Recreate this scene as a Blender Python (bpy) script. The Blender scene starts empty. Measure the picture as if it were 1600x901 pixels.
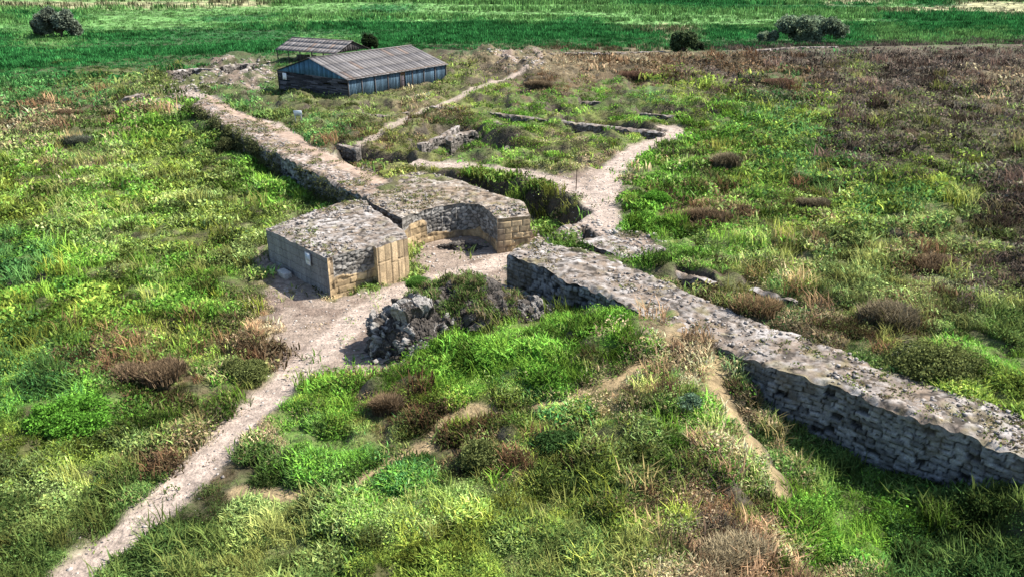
import bpy, math, numpy as np
from mathutils import Vector
from mathutils.geometry import delaunay_2d_cdt
R = math.radians
rng = np.random.default_rng(7)
scene = bpy.context.scene
col = scene.collection

# ------------------------------------------------------------ camera, light, exposure
CAM_H, PITCH, FPX = 22.0, R(22.96), 1240.0          # metres above the yard, pitch, focal length in photo pixels
cam_d = bpy.data.cameras.new('camera'); cam = bpy.data.objects.new('camera', cam_d); col.objects.link(cam)
cam.location = (0, 0, CAM_H); cam.rotation_euler = (R(90) - PITCH, 0, 0)
cam_d.sensor_width = 36; cam_d.lens = 36 * FPX / 1600; cam_d.clip_end = 6000; cam_d.clip_start = .5
scene.camera = cam
SUN_EL = R(49); SUN_AZ = math.atan2(0.27, 0.96)     # direction towards the sun in the xy plane
world = bpy.data.worlds.new('World'); scene.world = world; world.use_nodes = True
wn = world.node_tree.nodes; bg = wn['Background']
sky = wn.new('ShaderNodeTexSky'); sky.sky_type = 'NISHITA'; sky.sun_disc = False
sky.sun_elevation = SUN_EL; sky.sun_rotation = math.pi / 2 - SUN_AZ
world.node_tree.links.new(sky.outputs[0], bg.inputs[0]); bg.inputs[1].default_value = 0.105
sl = bpy.data.lights.new('sun', 'SUN'); sl.energy = 4.6; sl.angle = R(.5); sl.color = (1, .95, .88)
sun = bpy.data.objects.new('sun', sl); col.objects.link(sun)
sd_ = Vector((math.cos(SUN_EL) * math.cos(SUN_AZ), math.cos(SUN_EL) * math.sin(SUN_AZ), math.sin(SUN_EL)))
sun.rotation_euler = sd_.to_track_quat('Z', 'Y').to_euler()
vs = scene.view_settings; vs.view_transform = 'Standard'; vs.look = 'None'; vs.gamma = 1; vs.exposure = 1.18
try: vs.use_curve_mapping = False
except Exception: pass

# ------------------------------------------------------------ surveying helpers
cp, sp = math.cos(PITCH), math.sin(PITCH)
def at(px, py, z=0.0):
    """photo pixel + height -> ground position"""
    px = np.asarray(px, float); py = np.asarray(py, float)
    x = (px - 800) / FPX; y = -(py - 450.5) / FPX
    t = (z - CAM_H) / (-sp + y * cp)
    return x * t, (cp + y * sp) * t
def pix(x, y, z):
    Z = z - CAM_H; d = np.maximum(y * cp - Z * sp, .1); u = y * sp + Z * cp
    return 800 + FPX * x / d, 450.5 - FPX * u / d
def W(pts, z):
    return [tuple(float(v) for v in at(a, b, z)) for a, b in pts]

# ------------------------------------------------------------ noise
_T = np.random.default_rng(3).random(65536)
def _h(i, j, k=0):
    i = i.astype(np.int64); j = j.astype(np.int64)
    return _T[((i * 73856093) ^ (j * 19349663) ^ (k * 83492791)) & 65535]
def vnoise(x, y, k=0):
    i = np.floor(x); j = np.floor(y); fx = x - i; fy = y - j
    fx = fx * fx * (3 - 2 * fx); fy = fy * fy * (3 - 2 * fy)
    a = _h(i, j, k); b = _h(i + 1, j, k); c = _h(i, j + 1, k); d = _h(i + 1, j + 1, k)
    return (a + (b - a) * fx) * (1 - fy) + (c + (d - c) * fx) * fy
def fbm(x, y, s, o=4, k=0):
    x = np.asarray(x, float) / s; y = np.asarray(y, float) / s; r = 0; a = .5; t = 0
    for q in range(o):
        r = r + a * vnoise(x + q * 17.3, y - q * 9.1, k + q); t += a; a *= .5; x, y = x * 2.03 + .5 * y * .1, y * 2.03
    return r / t
def worley(x, y, s, k=0, jit=.9):
    x = np.asarray(x, float) / s; y = np.asarray(y, float) / s; ci = np.floor(x); cj = np.floor(y)
    f1 = np.full(x.shape, 9.); f2 = f1.copy(); idr = np.zeros(x.shape)
    for a in (-1, 0, 1):
        for b in (-1, 0, 1):
            i = ci + a; j = cj + b
            dx = i + .5 + jit * (_h(i, j, k) - .5) - x; dy = j + .5 + jit * (_h(i, j, k + 11) - .5) - y
            d = np.sqrt(dx * dx + dy * dy); r = _h(i, j, k + 23)
            n = d < f1; f2 = np.where(n, f1, np.minimum(f2, d)); idr = np.where(n, r, idr); f1 = np.where(n, d, f1)
    return f1, f2, idr
def sstep(a, b, v):
    t = np.clip((v - a) / (b - a), 0, 1); return t * t * (3 - 2 * t)
def sdf(x, y, poly):
    """signed distance, positive inside"""
    P = np.array(poly); d = np.full(x.shape, 1e9); ins = np.zeros(x.shape, bool)
    for a in range(len(P)):
        x0, y0 = P[a]; x1, y1 = P[(a + 1) % len(P)]; ex, ey = x1 - x0, y1 - y0
        t = np.clip(((x - x0) * ex + (y - y0) * ey) / (ex * ex + ey * ey + 1e-12), 0, 1)
        d = np.minimum(d, (x - x0 - t * ex) ** 2 + (y - y0 - t * ey) ** 2)
        if abs(ey) > 1e-12:
            c = ((y0 > y) != (y1 > y)) & (x < (x1 - x0) * (y - y0) / ey + x0); ins ^= c
    return np.where(ins, 1, -1) * np.sqrt(d)
def ldist(x, y, pl):
    d = np.full(x.shape, 1e9)
    for (x0, y0), (x1, y1) in zip(pl[:-1], pl[1:]):
        ex, ey = x1 - x0, y1 - y0
        t = np.clip(((x - x0) * ex + (y - y0) * ey) / (ex * ex + ey * ey + 1e-12), 0, 1)
        d = np.minimum(d, (x - x0 - t * ex) ** 2 + (y - y0 - t * ey) ** 2)
    return np.sqrt(d)

# ------------------------------------------------------------ terrain heights
HI = 2.75
CT = [  # (px, py, z) levels of the lower ground outside the walls
 (0,200,0),(0,400,0),(0,600,.1),(0,850,.1),(150,300,.1),(250,450,0),(380,400,.15),(350,600,.1),(200,700,.2),(300,230,.1),(100,220,0),
 (470,300,.2),(60,930,0),(150,870,0),(300,740,0),(420,620,0),(500,550,0),(560,500,0),(600,460,0),(740,420,0),(800,420,.05),(840,380,.4),(415,402,.35),(513,461,0),
 (560,590,.2),(400,700,.35),(400,850,.6),(550,640,1.0),(600,610,1.2),(635,580,1.2),(700,650,1.25),(680,690,1.1),(600,735,1.0),(500,790,.8),
 (700,520,1.2),(760,500,1.3),(620,500,0),(600,540,0),(800,560,2.1),(880,540,2.5),(950,500,2.7),(1000,490,2.9),(1060,520,2.95),(1105,548,2.9),(900,620,2.2),(1000,600,2.4),(1090,620,2.5),
 (1110,700,2.3),(1000,750,2.1),(850,750,1.7),(700,800,1.5),(900,880,1.8),(1070,850,2.0),(1080,960,2.0),(895,488,.6),(935,482,1.5),(860,490,.2),(820,465,.1),
 (1185,690,1.3),(1190,800,1.0),(1230,720,0),(1300,740,-.5),(1400,790,-.6),(1260,870,0),(1480,762,-.7),(1600,790,-.5),(1350,900,0),(1600,900,-.1),(1170,640,1.0),
 (640,400,0),(700,390,0),(760,395,0),(300,900,.6),(200,950,.4),(700,900,1.6),(500,900,1.1),(275,178,1.9),(318,192,1.9),(345,212,1.5),(385,240,1.0),(430,268,.6),(300,205,.7),(360,240,.3),(1600,748,1.9),(1555,765,.7),(1700,800,2.2),(-100,500,0),(-100,900,0),(1700,900,0),(1750,780,-.4),(1700,1000,0),(800,1050,1.6),(300,1050,.5),
 (0,60,-.3),(400,40,-.3),(800,30,-.3),(1200,30,-.3),(1600,30,-.3),(-200,60,-.3),(1800,30,-.3),(100,130,-.1),(-200,150,0)]
_c = np.array([[*at(a, b, z), z] for a, b, z in CT], float)
_sc = lambda v: v
_D = np.sqrt((_c[:, None, 0] - _c[None, :, 0]) ** 2 + (_c[:, None, 1] - _c[None, :, 1]) ** 2)
_w = np.linalg.solve(_D + .02 * np.eye(len(_c)), _c[:, 2] - .0)
def h_out(x, y):
    r = np.zeros(x.shape)
    for q in range(len(_c)):
        r += _w[q] * np.sqrt((x - _c[q, 0]) ** 2 + (y - _c[q, 1]) ** 2 + .3)
    far = sstep(350, 480, y)
    return np.clip(r, -1, 3.1) * (1 - far) - .3 * far
INSIDE = W([(205,165),(290,155),(352,188),(400,212),(450,238),(500,262),(550,290),(590,318),(640,300),(700,292),(760,305),(800,325),(845,345),(850,372),(830,392),
            (900,405),(960,425),(1060,478),(1200,535),(1400,610),(1600,676),(1800,760),(2300,700),(2300,66),(1600,66),(1250,73),(1050,79),(840,75),(640,80),(430,84),(290,92),(180,120)], HI)
# (polygon px, depth, softness)
PITS = [([(672,268),(740,272),(820,286),(880,303),(915,330),(900,345),(850,350),(822,338),(800,312),(740,292)], 2.1, 1.0),
        ([(524,222),(560,232),(640,238),(650,250),(610,262),(560,262),(530,248)], 1.5, .8),
        ([(640,215),(700,195),(760,200),(800,225),(790,240),(700,246),(640,236)], .9, 1.2),
        ([(870,190),(880,184),(1040,203),(1020,214),(900,207)], .9, .5),
        ([(905,150),(960,158),(950,168),(905,165)], .8, .7), ([(860,165),(900,168),(890,180),(850,176)], .9, .7),
        ([(1000,165),(1060,166),(1080,178),(1040,186),(990,176)], .7, .9), ([(1090,168),(1130,172),(1130,182),(1085,182)], .8, .7),
        ([(910,352),(935,370),(1000,393),(985,403),(935,395),(905,382)], .9, .5),
        ([(1062,420),(1110,430),(1125,445),(1075,445)], .9, .5), ([(1170,450),(1260,470),(1250,480),(1180,465)], .6, .5),
        ([(262,112),(330,108),(325,122),(270,126)], 1.2, 1.0), ([(345,105),(400,98),(398,115),(350,118)], .9, 1.0),
        ([(380,150),(440,148),(440,168),(395,170)], .6, 1.0), ([(560,165),(640,160),(640,178),(560,182)], .5, 1.2),
        ([(700,160),(790,150),(800,170),(720,176)], .5, 1.5)]
PITS = [(W(p, HI), d * (1.7 if k > 2 else 1.15), s) for k, (p, d, s) in enumerate(PITS)]
DIG = W([(300,140),(290,90),(430,84),(640,78),(830,86),(1120,150),(1120,190),(1070,192),(985,225),(930,290),(900,285),(800,262),(640,250),(570,238),(520,222),(420,175),(360,160)], HI)
PLANES = [W([(560,250),(600,242),(660,255),(740,260),(820,271),(880,288),(928,314),(940,352)], HI), W([(938,356),(936,325),(945,290),(965,260),(1005,230),(1045,214),(1060,207),(1045,200)], HI), W([(530,245),(600,205),(650,178),(720,150),(742,138),(790,125),(830,112)], HI)]
RUINS = [W([(255,130),(270,105),(335,95),(425,88),(430,125),(390,140),(330,136)], HI), W([(740,80),(860,78),(870,105),(820,118),(760,108)], HI)]
YARD = W([(640,345),(660,330),(715,320),(755,322),(778,345),(830,340),(850,372),(820,395),(795,400),(700,430)], 1.0)
def height(x, y, fine=True):
    x = np.asarray(x, float); y = np.asarray(y, float)
    wob = (fbm(x, y, 4, 3, 5) - .5)
    s = sdf(x, y, INSIDE)
    wd = np.where(y > 100, 4.0, 1.0)
    px_, py_ = at(845, 360, 2)
    wd = wd + 1.6 * np.exp(-((x - px_) ** 2 + (y - py_) ** 2) / 8)
    m = sstep(-wd, wd, s + wob * np.where(y > 100, 5, 0))
    hin = HI + .35 * (fbm(x, y, 9, 3, 8) - .5) * sstep(0, 3, s)
    n = sstep(92, 145, y) * sstep(1, 8, s)
    hin = hin + n * 1.2 * (fbm(x, y, 14, 3, 9) - .45)
    pd = np.minimum(ldist(x, y, PLANES[0]), np.minimum(ldist(x, y, PLANES[1]), ldist(x, y, PLANES[2])))
    dg = sstep(-1, 3, sdf(x, y, DIG)) * sstep(.5, 2.5, s) * sstep(.8, 3, pd)
    hin = hin + dg * (2.4 * (fbm(x, y, 6, 3, 18) - .5) + .55 * (np.abs(fbm(x, y, 3.5, 2, 19) - .5) * 4 - .6)) * np.where(y > 62, 1, .25)
    for rp in RUINS: hin = hin + sstep(-1, 2, sdf(x, y, rp)) * (2.0 * (fbm(x, y, 3.2, 3, 27) - .5) + .9 * (1 - np.abs(fbm(x, y, 4, 2, 28) - .5) * 8).clip(0, 1))
    for p, d, sf in PITS:
        q = sdf(x, y, p) + (fbm(x, y, 1.6, 2, 4) - .5) * sf
        hin = hin - d * sstep(-sf * .5, sf, q)
    h = h_out(x, y) * (1 - m) + hin * m
    q = sdf(x, y, YARD); h = np.where(q > 0, h * (1 - sstep(0, .8, q)) + .02 * sstep(0, .8, q), h)
    if fine:
        h = h + (1.0 * (fbm(x, y, 2.6, 4, 1) - .5) + .35 * (np.abs(fbm(x, y, 1.8, 2, 2) - .5) * 4 - .5)) * veg(x, y) * sstep(.4, 1.8, ldist(x, y, PATHS[5][0])) * np.where(y < 165, 1, .3)
    return h
# ------------------------------------------------------------ bare ground: footpaths and worn earth
PATHS = [([(-150,1080),(45,965),(128,898),(190,845),(248,795),(303,742),(358,690),(405,640),(450,595),(510,540),(562,492),(622,456),(700,432),(770,415),(810,395)], 0, .88, 'pale'),
         ([(285,141),(330,155),(370,180),(410,190),(440,205),(470,225),(510,245),(550,265),(590,285)], HI+.1, .95, 'pale'),
         ([(560,250),(600,242),(660,255),(740,260),(820,271),(880,288),(928,314),(940,352)], HI, 1.0, 'pale'),
         ([(938,356),(936,325),(945,290),(965,260),(1005,230),(1045,214),(1060,207),(1045,200)], HI, 1.25, 'pale'),
         ([(530,245),(600,205),(650,178),(720,150),(742,138),(790,125),(830,112)], HI, .55, 'straw'),
         ([(1062,525),(1012,568),(960,600),(880,625),(800,640),(740,635),(695,652),(680,692),(620,722),(545,762),(440,776),(372,770)], 2.0, .3, 'straw')]
PATHS = [(W(p, z), hw, k) for p, z, hw, k in PATHS]
PATHS[5] = ([tuple(float(v) for v in at(a, b, z)) for a, b, z in [(1062,525,2.9),(1012,568,2.6),(960,600,2.4),(880,625,2.2),(800,640,1.9),(740,635,1.7),(695,652,1.3),(680,692,1.1),(620,722,1.),(545,762,.9),(440,776,.6),(372,770,.3)]], .42, 'straw')
PATHS.append(([tuple(float(v) for v in at(a, b, z)) for a, b, z in [(1108,548,2.9),(1135,610,2.5),(1165,670,1.8),(1200,730,.9),(1225,790,.3)]], .45, 'straw'))
STRAW = [i for i, p in enumerate(PATHS) if p[2] == 'straw']
BARE = [(W([(392,388),(415,398),(515,458),(512,480),(470,474),(425,455),(398,430)], 0), 'dirt'),
        (W([(398,415),(440,445),(513,465),(640,436),(700,470),(700,520),(655,560),(655,590),(600,600),(520,600),(450,600),(425,580),(420,520),(405,460)], 0), 'dirt'),
        (W([(826,340),(850,330),(900,345),(935,352),(970,372),(1040,384),(1005,402),(960,400),(900,378),(830,388)], 2.4), 'dirt'),
        (W([(640,345),(700,330),(778,345),(840,340),(850,380),(800,400),(800,460),(850,500),(760,470),(690,440),(640,440)], 0), 'pale'),
        (W([(900,270),(940,262),(960,245),(1000,230),(975,265),(985,300),(965,330),(990,355),(940,362),(925,325),(870,290),(850,282)], HI), 'dirt'),
        (W([(200,165),(250,140),(290,135),(330,150),(290,170),(210,172)], 2), 'dirt'), (W([(270,125),(330,98),(420,90),(435,120),(400,140),(330,138)], HI), 'dirt'),
        (W([(760,85),(850,80),(860,100),(830,115),(790,108)], HI), 'dirt')]
def baremask(x, y):
    wv = (fbm(x, y, 1.1, 3, 12) - .5); m = np.zeros(x.shape); d_ = np.zeros(x.shape)
    for pl, hw, k in PATHS:
        d = ldist(x, y, pl); m = np.maximum(m, (1 - sstep(hw * .75, hw * 1.5 + .15, d + wv * .45)) * (1 if k == 'pale' else .8))
    for bi, (pl, k) in enumerate(BARE):
        v_ = sstep(-.2, .8, sdf(x, y, pl) + wv * 2.4)
        if bi >= 5: v_ = v_ * sstep(.46, .6, fbm(x, y, 3.2, 3, 14))
        d_ = np.maximum(d_, v_)
    return m, d_
BLOCKS = []       # footprints of walls, filled in below; plants keep off them
def veg(x, y):
    a, b = baremask(x, y); return np.clip(1 - np.maximum(a, b), 0, 1)

# ------------------------------------------------------------ colour of the plant cover
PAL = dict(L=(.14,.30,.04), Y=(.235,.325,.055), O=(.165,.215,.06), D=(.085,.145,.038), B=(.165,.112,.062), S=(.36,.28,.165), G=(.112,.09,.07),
           T=(.085,.21,.06), R=(.03,.135,.035), P=(.26,.34,.11), X=(.28,.22,.17), Q=(.135,.29,.08), K=(.34,.33,.17))
CC = {
 'L': [(60,250),(120,300),(210,330),(150,420),(80,380),(240,480),(330,440),(60,480),(200,200),(260,180),(420,300),(460,320),(380,260),(270,560),(40,620),(130,600),(130,640),(190,640),(560,600),(500,640),(620,570),(700,560),(760,580),(850,560),(820,600),(920,570),(940,540),(1000,500),(980,490),(540,720),(480,700),(350,620),(1080,190),(980,180),(1000,300),(1020,270),(1060,290),(1020,340),(1050,400),(1300,780),(1350,820),(1250,760),(1420,840),(1280,840),(1150,720),(1060,630),(1080,680),(600,800),(660,770),(1130,210),(820,160),(790,225),(780,170),(1180,300),(1520,570),(1090,370),(1160,370),(960,150)],
 'Y': [(30,300),(0,480),(20,560),(130,470),(280,400),(350,340),(230,290),(260,250),(300,520),(60,700),(130,720),(760,630),(820,660),(660,600),(620,850),(750,860),(700,880),(900,720),(930,640),(1040,130),(1080,150),(1150,150),(1180,250),(1220,190),(1210,230),(1300,280),(1350,340),(1240,350),(1200,420),(1390,300),(920,215),(870,235),(1560,600),(840,800),(1000,820),(740,150),(1280,170),(560,640),(640,230),(1010,190),(1450,280),(720,100),(200,380)],
 'P': [(180,240),(90,350),(240,350),(300,300),(380,380),(460,340),(250,410),(130,340),(30,220),(60,760),(180,700),(720,750),(640,800),(450,790),(780,640),(1000,640),(960,660),(1160,340),(1300,360),(1400,370),(1280,420),(1500,330),(1430,450),(1350,460),(1500,500),(1210,400),(1120,390),(480,830),(560,820),(1480,620),(1100,260)],
 'O': [(1330,110),(1420,165),(1520,140),(1470,215),(1380,200),(1570,190),(1540,240),(100,230),(180,400),(320,250),(360,400),(400,440),(380,480),(340,500),(330,580),(120,800),(300,680),(40,820),(340,640),(520,850),(430,870),(620,700),(800,720),(900,760),(1000,720),(1120,620),(1230,280),(1330,400),(1420,420),(1550,400),(1580,480),(1450,340),(1300,470),(1360,520),(1180,440),(560,190),(480,150),(620,150),(440,180),(700,130),(480,170),(400,330),(360,300),(1230,460),(150,130),(250,125),(1000,880),(840,860),(580,200),(760,490),(820,500)],
 'D': [(1200,690),(1260,712),(1320,730),(1380,752),(1440,775),(1230,735),(1300,755),(1360,770),(1520,790),(1570,780),(110,210),(140,190),(200,600),(60,640),(120,690),(0,800),(200,780),(60,860),(280,830),(430,740),(520,690),(600,660),(850,690),(870,760),(700,740),(950,760),(900,830),(560,870),(800,860),(1180,190),(330,200),(370,225),(280,165),(1500,800),(1560,820),(1580,870),(1450,780),(1480,880),(1380,720),(1250,680),(1550,520),(1590,560),(1330,590),(1530,310),(1000,430),(700,215),(480,760),(160,780),(1390,280)],  # opening points darken the plants to paint in shade below the thick wall
 'B': [(160,580),(210,560),(260,550),(370,560),(390,530),(320,670),(280,720),(240,760),(610,610),(640,640),(740,680),(700,700),(760,720),(860,690),(1000,105),(1040,110),(960,115),(1130,250),(1100,330),(1130,340),(1060,330),(1000,110),(1140,100),(1200,115),(1240,130),(1270,315),(1160,470),(1190,480),(1470,410),(1440,400),(900,80),(60,175),(130,170),(170,165),(560,225),(640,225),(840,130),(1400,490),(1370,500),(1090,520),(1130,800),(1120,770),(1000,790),(300,610),(700,190)],
 'S': [(1550,130),(200,165),(80,190),(0,180),(1060,540),(1020,560),(1130,640),(1150,680),(1180,720),(1100,560),(1120,860),(1160,850),(1080,780),(1190,870),(930,245),(890,230),(900,95),(840,90),(760,90),(1000,85),(100,260),(1080,500),(1110,600),(1250,500),(1300,520),(650,150),(420,500),(380,600),(350,670),(440,680),(1090,900),(1210,910),(940,600),(1230,390)],
 'G': [(1300,110),(1350,130),(1400,100),(1450,150),(1500,120),(1550,100),(1590,150),(1380,170),(1440,190),(1330,190),(1500,200),(1560,210),(1400,230),(1480,240),(1560,260),(1300,85),(1400,80),(1500,80),(1590,80),(1280,140),(1350,210),(1420,130),(1550,170),(1250,90),(1180,85),(1500,160),(1580,300),(700,90),(1150,130),(1330,240),(1530,440),(1500,440),(1590,400),(1200,150),(780,110),(1100,120),(1110,830),(1100,720)],
 'T': [(1215,150),(1222,225),(1235,280),(1205,130),(0,430),(50,560),(10,590),(80,610),(80,600),(1210,200),(1200,170),(1270,270),(1260,260),(1190,500),(1250,450),(100,150),(60,150),(160,150),(0,160),(1450,860),(1560,880),(620,760),(1030,150),(1130,600),(1380,320),(1420,330),(500,210),(420,160),(850,640),(1230,240),(60,130)],
 'R': [(0,105),(60,103),(120,98),(180,93),(240,90),(300,86),(0,75),(130,75),(30,26),(90,24),(330,30),(420,27),(600,52),(720,70),(900,68),(640,75),(1440,36),(1540,42),(0,90),(60,90),(120,85),(180,80),(240,80),(300,75),(360,72),(420,65),(300,50),(400,55),(200,60),(500,50),(600,40),(700,50),(800,55),(640,60),(900,40),(750,40),(850,65),(950,65),(1000,60),(1130,50),(900,50),(1150,65),(1300,65),(1350,45),(1450,50),(1600,55),(1550,35),(1500,25),(1400,30),(1050,8),(1100,8),(1200,12),(1280,14),(1350,8),(1450,8),(600,15),(0,60),(150,60)],  # points along the near left edge paint the reed bed's shaded front
 'Q': [(0,-4),(100,-4),(200,-4),(300,-4),(450,0),(600,0),(750,0),(900,0),(0,19),(70,19),(140,19),(210,19),(290,17),(360,16),(450,10),(500,5),(1300,22),(1200,22),(1400,10),(1350,16),(1500,-3),(1400,-3),(1590,-3),(1250,3),(0,30),(50,60),(100,70),(150,35),(200,30),(300,25),(300,40),(400,20),(450,30),(550,25),(650,25),(700,15),(800,10),(900,15),(1000,15),(800,30),(1000,35),(1100,35),(1150,40),(1330,30),(1420,60),(1380,45),(1500,60),(500,15),(200,40),(1060,30),(1550,60),(-200,50),(1800,50),(500,65)],
 'K': [(10,11),(60,11),(100,11),(160,11),(220,10),(280,9),(340,8),(385,7),(1330,3),(1400,16),(1470,14),(1540,8),(1590,15),(1590,18),(1050,48)],
}
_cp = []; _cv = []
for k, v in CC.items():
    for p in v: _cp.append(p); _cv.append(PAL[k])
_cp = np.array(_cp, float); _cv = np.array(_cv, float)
def plantcol(x, y, z, chunk=40000, jit=0):
    out = np.zeros((len(x), 3))
    n1 = fbm(x, y, 2.6, 4, 31) - .5; n2 = fbm(x, y, 2.6, 4, 37) - .5
    px, py = pix(x, y, z)
    px = np.clip(px, -150, 1750); py = np.clip(py, -12, 1000)
    am = np.clip((py + 40) / 260, .12, 1)
    n3 = fbm(x, y, .8, 2, 33) - .5; n4 = fbm(x, y, .8, 2, 34) - .5
    px = px + (n1 * 170 + n3 * 110) * am; py = py + (n2 * 110 + n4 * 70) * am ** 1.4
    if jit: px = px + jit * am * rng.normal(size=len(px)); py = py + .6 * jit * am ** 1.4 * rng.normal(size=len(px))
    for a in range(0, len(x), chunk):
        sx = px[a:a + chunk, None]; sy = py[a:a + chunk, None]
        an = np.clip((sy + 30) / 300, .13, 1)                    # far rows are foreshortened
        d = ((sx - _cp[None, :, 0]) / 1.5) ** 2 + ((sy - _cp[None, :, 1]) / an) ** 2
        d0 = d.min(1, keepdims=True)
        w = np.exp(-(d - d0) / (90 + .35 * d0)); w /= w.sum(1, keepdims=True)
        out[a:a + chunk] = w @ _cv
    b = np.clip(1 + 2.2 * (fbm(x, y, .8, 2, 41) - .5) + 1.8 * (fbm(x, y, 2.3, 2, 42) - .5), .3, 1.9)
    row = np.where(y > 210, np.clip(1 + 1.1 * (fbm(x * .05 + y * .02, y, 8, 3, 44) - .5), .5, 1.5), 1.0)
    return out * (b * row)[:, None]

# ------------------------------------------------------------ materials
def mat_vcol(name, bump=.3, bscale=12, rough=.95, vary=.45, nscale=5, bdist=.05):
    m = bpy.data.materials.new(name); m.use_nodes = True; t = m.node_tree; n = t.nodes; l = t.links
    b = n['Principled BSDF']; b.inputs['Roughness'].default_value = rough; b.inputs['Specular IOR Level'].default_value = .15
    a = n.new('ShaderNodeAttribute'); a.attribute_name = 'Col'
    g = n.new('ShaderNodeNewGeometry')
    no = n.new('ShaderNodeTexNoise'); no.inputs['Scale'].default_value = nscale; no.inputs['Detail'].default_value = 8; no.inputs['Roughness'].default_value = .7
    l.new(g.outputs['Position'], no.inputs['Vector'])
    mr = n.new('ShaderNodeMapRange'); mr.inputs[1].default_value = .3; mr.inputs[2].default_value = .7; mr.inputs[3].default_value = 1 - vary; mr.inputs[4].default_value = 1 + vary
    l.new(no.outputs[0], mr.inputs[0])
    vm = n.new('ShaderNodeVectorMath'); vm.operation = 'SCALE'; l.new(a.outputs['Color'], vm.inputs[0]); l.new(mr.outputs[0], vm.inputs['Scale'])
    l.new(vm.outputs[0], b.inputs['Base Color'])
    n2 = n.new('ShaderNodeTexNoise'); n2.inputs['Scale'].default_value = bscale; n2.inputs['Detail'].default_value = 6; l.new(g.outputs['Position'], n2.inputs['Vector'])
    bp = n.new('ShaderNodeBump'); bp.inputs['Strength'].default_value = bump; bp.inputs['Distance'].default_value = bdist
    l.new(n2.outputs[0], bp.inputs['Height']); l.new(bp.outputs[0], b.inputs['Normal'])
    return m
def mat_leaf(name, up=.55, trans=.3):
    m = bpy.data.materials.new(name); m.use_nodes = True; t = m.node_tree; n = t.nodes; l = t.links
    n.remove(n['Principled BSDF']); a = n.new('ShaderNodeAttribute'); a.attribute_name = 'Col'
    g = n.new('ShaderNodeNewGeometry')
    mx = n.new('ShaderNodeMix'); mx.data_type = 'VECTOR'; mx.inputs[0].default_value = up; l.new(g.outputs['Normal'], mx.inputs[4]); mx.inputs[5].default_value = (0, 0, 1)
    nm = n.new('ShaderNodeVectorMath'); nm.operation = 'NORMALIZE'; l.new(mx.outputs[1], nm.inputs[0])
    d = n.new('ShaderNodeBsdfDiffuse'); tr = n.new('ShaderNodeBsdfTranslucent'); ms = n.new('ShaderNodeMixShader'); ms.inputs[0].default_value = trans
    for q in (d, tr): l.new(a.outputs['Color'], q.inputs['Color'])
    l.new(nm.outputs[0], d.inputs['Normal'])
    l.new(d.outputs[0], ms.inputs[1]); l.new(tr.outputs[0], ms.inputs[2]); l.new(ms.outputs[0], n['Material Output'].inputs[0])
    return m
M_ground = mat_vcol('ground', .9, 6, vary=.5, nscale=3.0, bdist=.12)
M_stone = mat_vcol('stone', .5, 14, vary=.35, nscale=9)
M_ashlar = mat_vcol('ashlar', .35, 18, vary=.28, nscale=4, bdist=.03)
M_rock = mat_vcol('rock', 1.0, 5, vary=.6, nscale=4, bdist=.2)
M_leaf = mat_leaf('foliage'); M_wood = mat_vcol('weathered_wood', .3, 20, vary=.3, nscale=3, bdist=.02)

# ------------------------------------------------------------ mesh helpers
def mesh_np(name, V, F, C=None, mat=None, parent=None, smooth=True, link=True):
    """V (n,3); F: (m,3) or (m,4) array or list of such arrays"""
    me = bpy.data.meshes.new(name)
    Fs = F if isinstance(F, list) else [F]; Fs = [np.asarray(f, np.int32) for f in Fs if len(f)]
    nl = sum(f.size for f in Fs); nf = sum(len(f) for f in Fs)
    me.vertices.add(len(V)); me.vertices.foreach_set('co', np.asarray(V, np.float32).ravel())
    me.loops.add(nl); me.loops.foreach_set('vertex_index', np.concatenate([f.ravel() for f in Fs]))
    me.polygons.add(nf); tot = np.concatenate([np.full(len(f), f.shape[1], np.int32) for f in Fs])
    me.polygons.foreach_set('loop_start', np.concatenate([[0], np.cumsum(tot)[:-1]]).astype(np.int32))
    me.update(calc_edges=True); me.validate()
    if smooth: me.polygons.foreach_set('use_smooth', np.ones(len(me.polygons), bool))
    if C is not None:
        C = np.asarray(C, float)
        if C.ndim == 1: C = np.tile(C, (len(V), 1))
        a = me.color_attributes.new('Col', 'FLOAT_COLOR', 'POINT')
        a.data.foreach_set('color', np.concatenate([C, np.ones((len(C), 1))], 1).astype(np.float32).ravel())
    if mat: me.materials.append(mat)
    o = bpy.data.objects.new(name, me)
    if link: col.objects.link(o)
    if parent: o.parent = parent
    return o
def tag(o, label=None, cat=None, group=None, kind=None):
    if label: o['label'] = label
    if cat: o['category'] = cat
    if group: o['group'] = group
    if kind: o['kind'] = kind
    return o
def thing(name, loc, label, cat, group=None):
    o = bpy.data.objects.new(name, None); o.empty_display_size = .2; o.location = loc; col.objects.link(o)
    return tag(o, label, cat, group)
def gridfaces(nu, nv):
    i = np.arange(nu - 1)[:, None] * nv + np.arange(nv - 1)[None, :]
    return np.stack([i, i + nv, i + nv + 1, i + 1], -1).reshape(-1, 4)
def boxes(L):
    """list of (centre, size, rot_z or 3x3 axes) -> V,F"""
    V = []; F = []
    q = np.array([[x, y, z] for x in (-.5, .5) for y in (-.5, .5) for z in (-.5, .5)])
    f = np.array([[0, 1, 3, 2], [4, 6, 7, 5], [0, 4, 5, 1], [2, 3, 7, 6], [0, 2, 6, 4], [1, 5, 7, 3]])
    for k, (c, s, ax) in enumerate(L):
        p = q * np.array(s)
        if np.isscalar(ax): ca, sa = math.cos(ax), math.sin(ax); A = np.array([[ca, sa, 0], [-sa, ca, 0], [0, 0, 1]])
        else: A = np.array(ax)
        V.append(p @ A + np.array(c)); F.append(f + 8 * k)
    return np.concatenate(V), np.concatenate(F)
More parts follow.
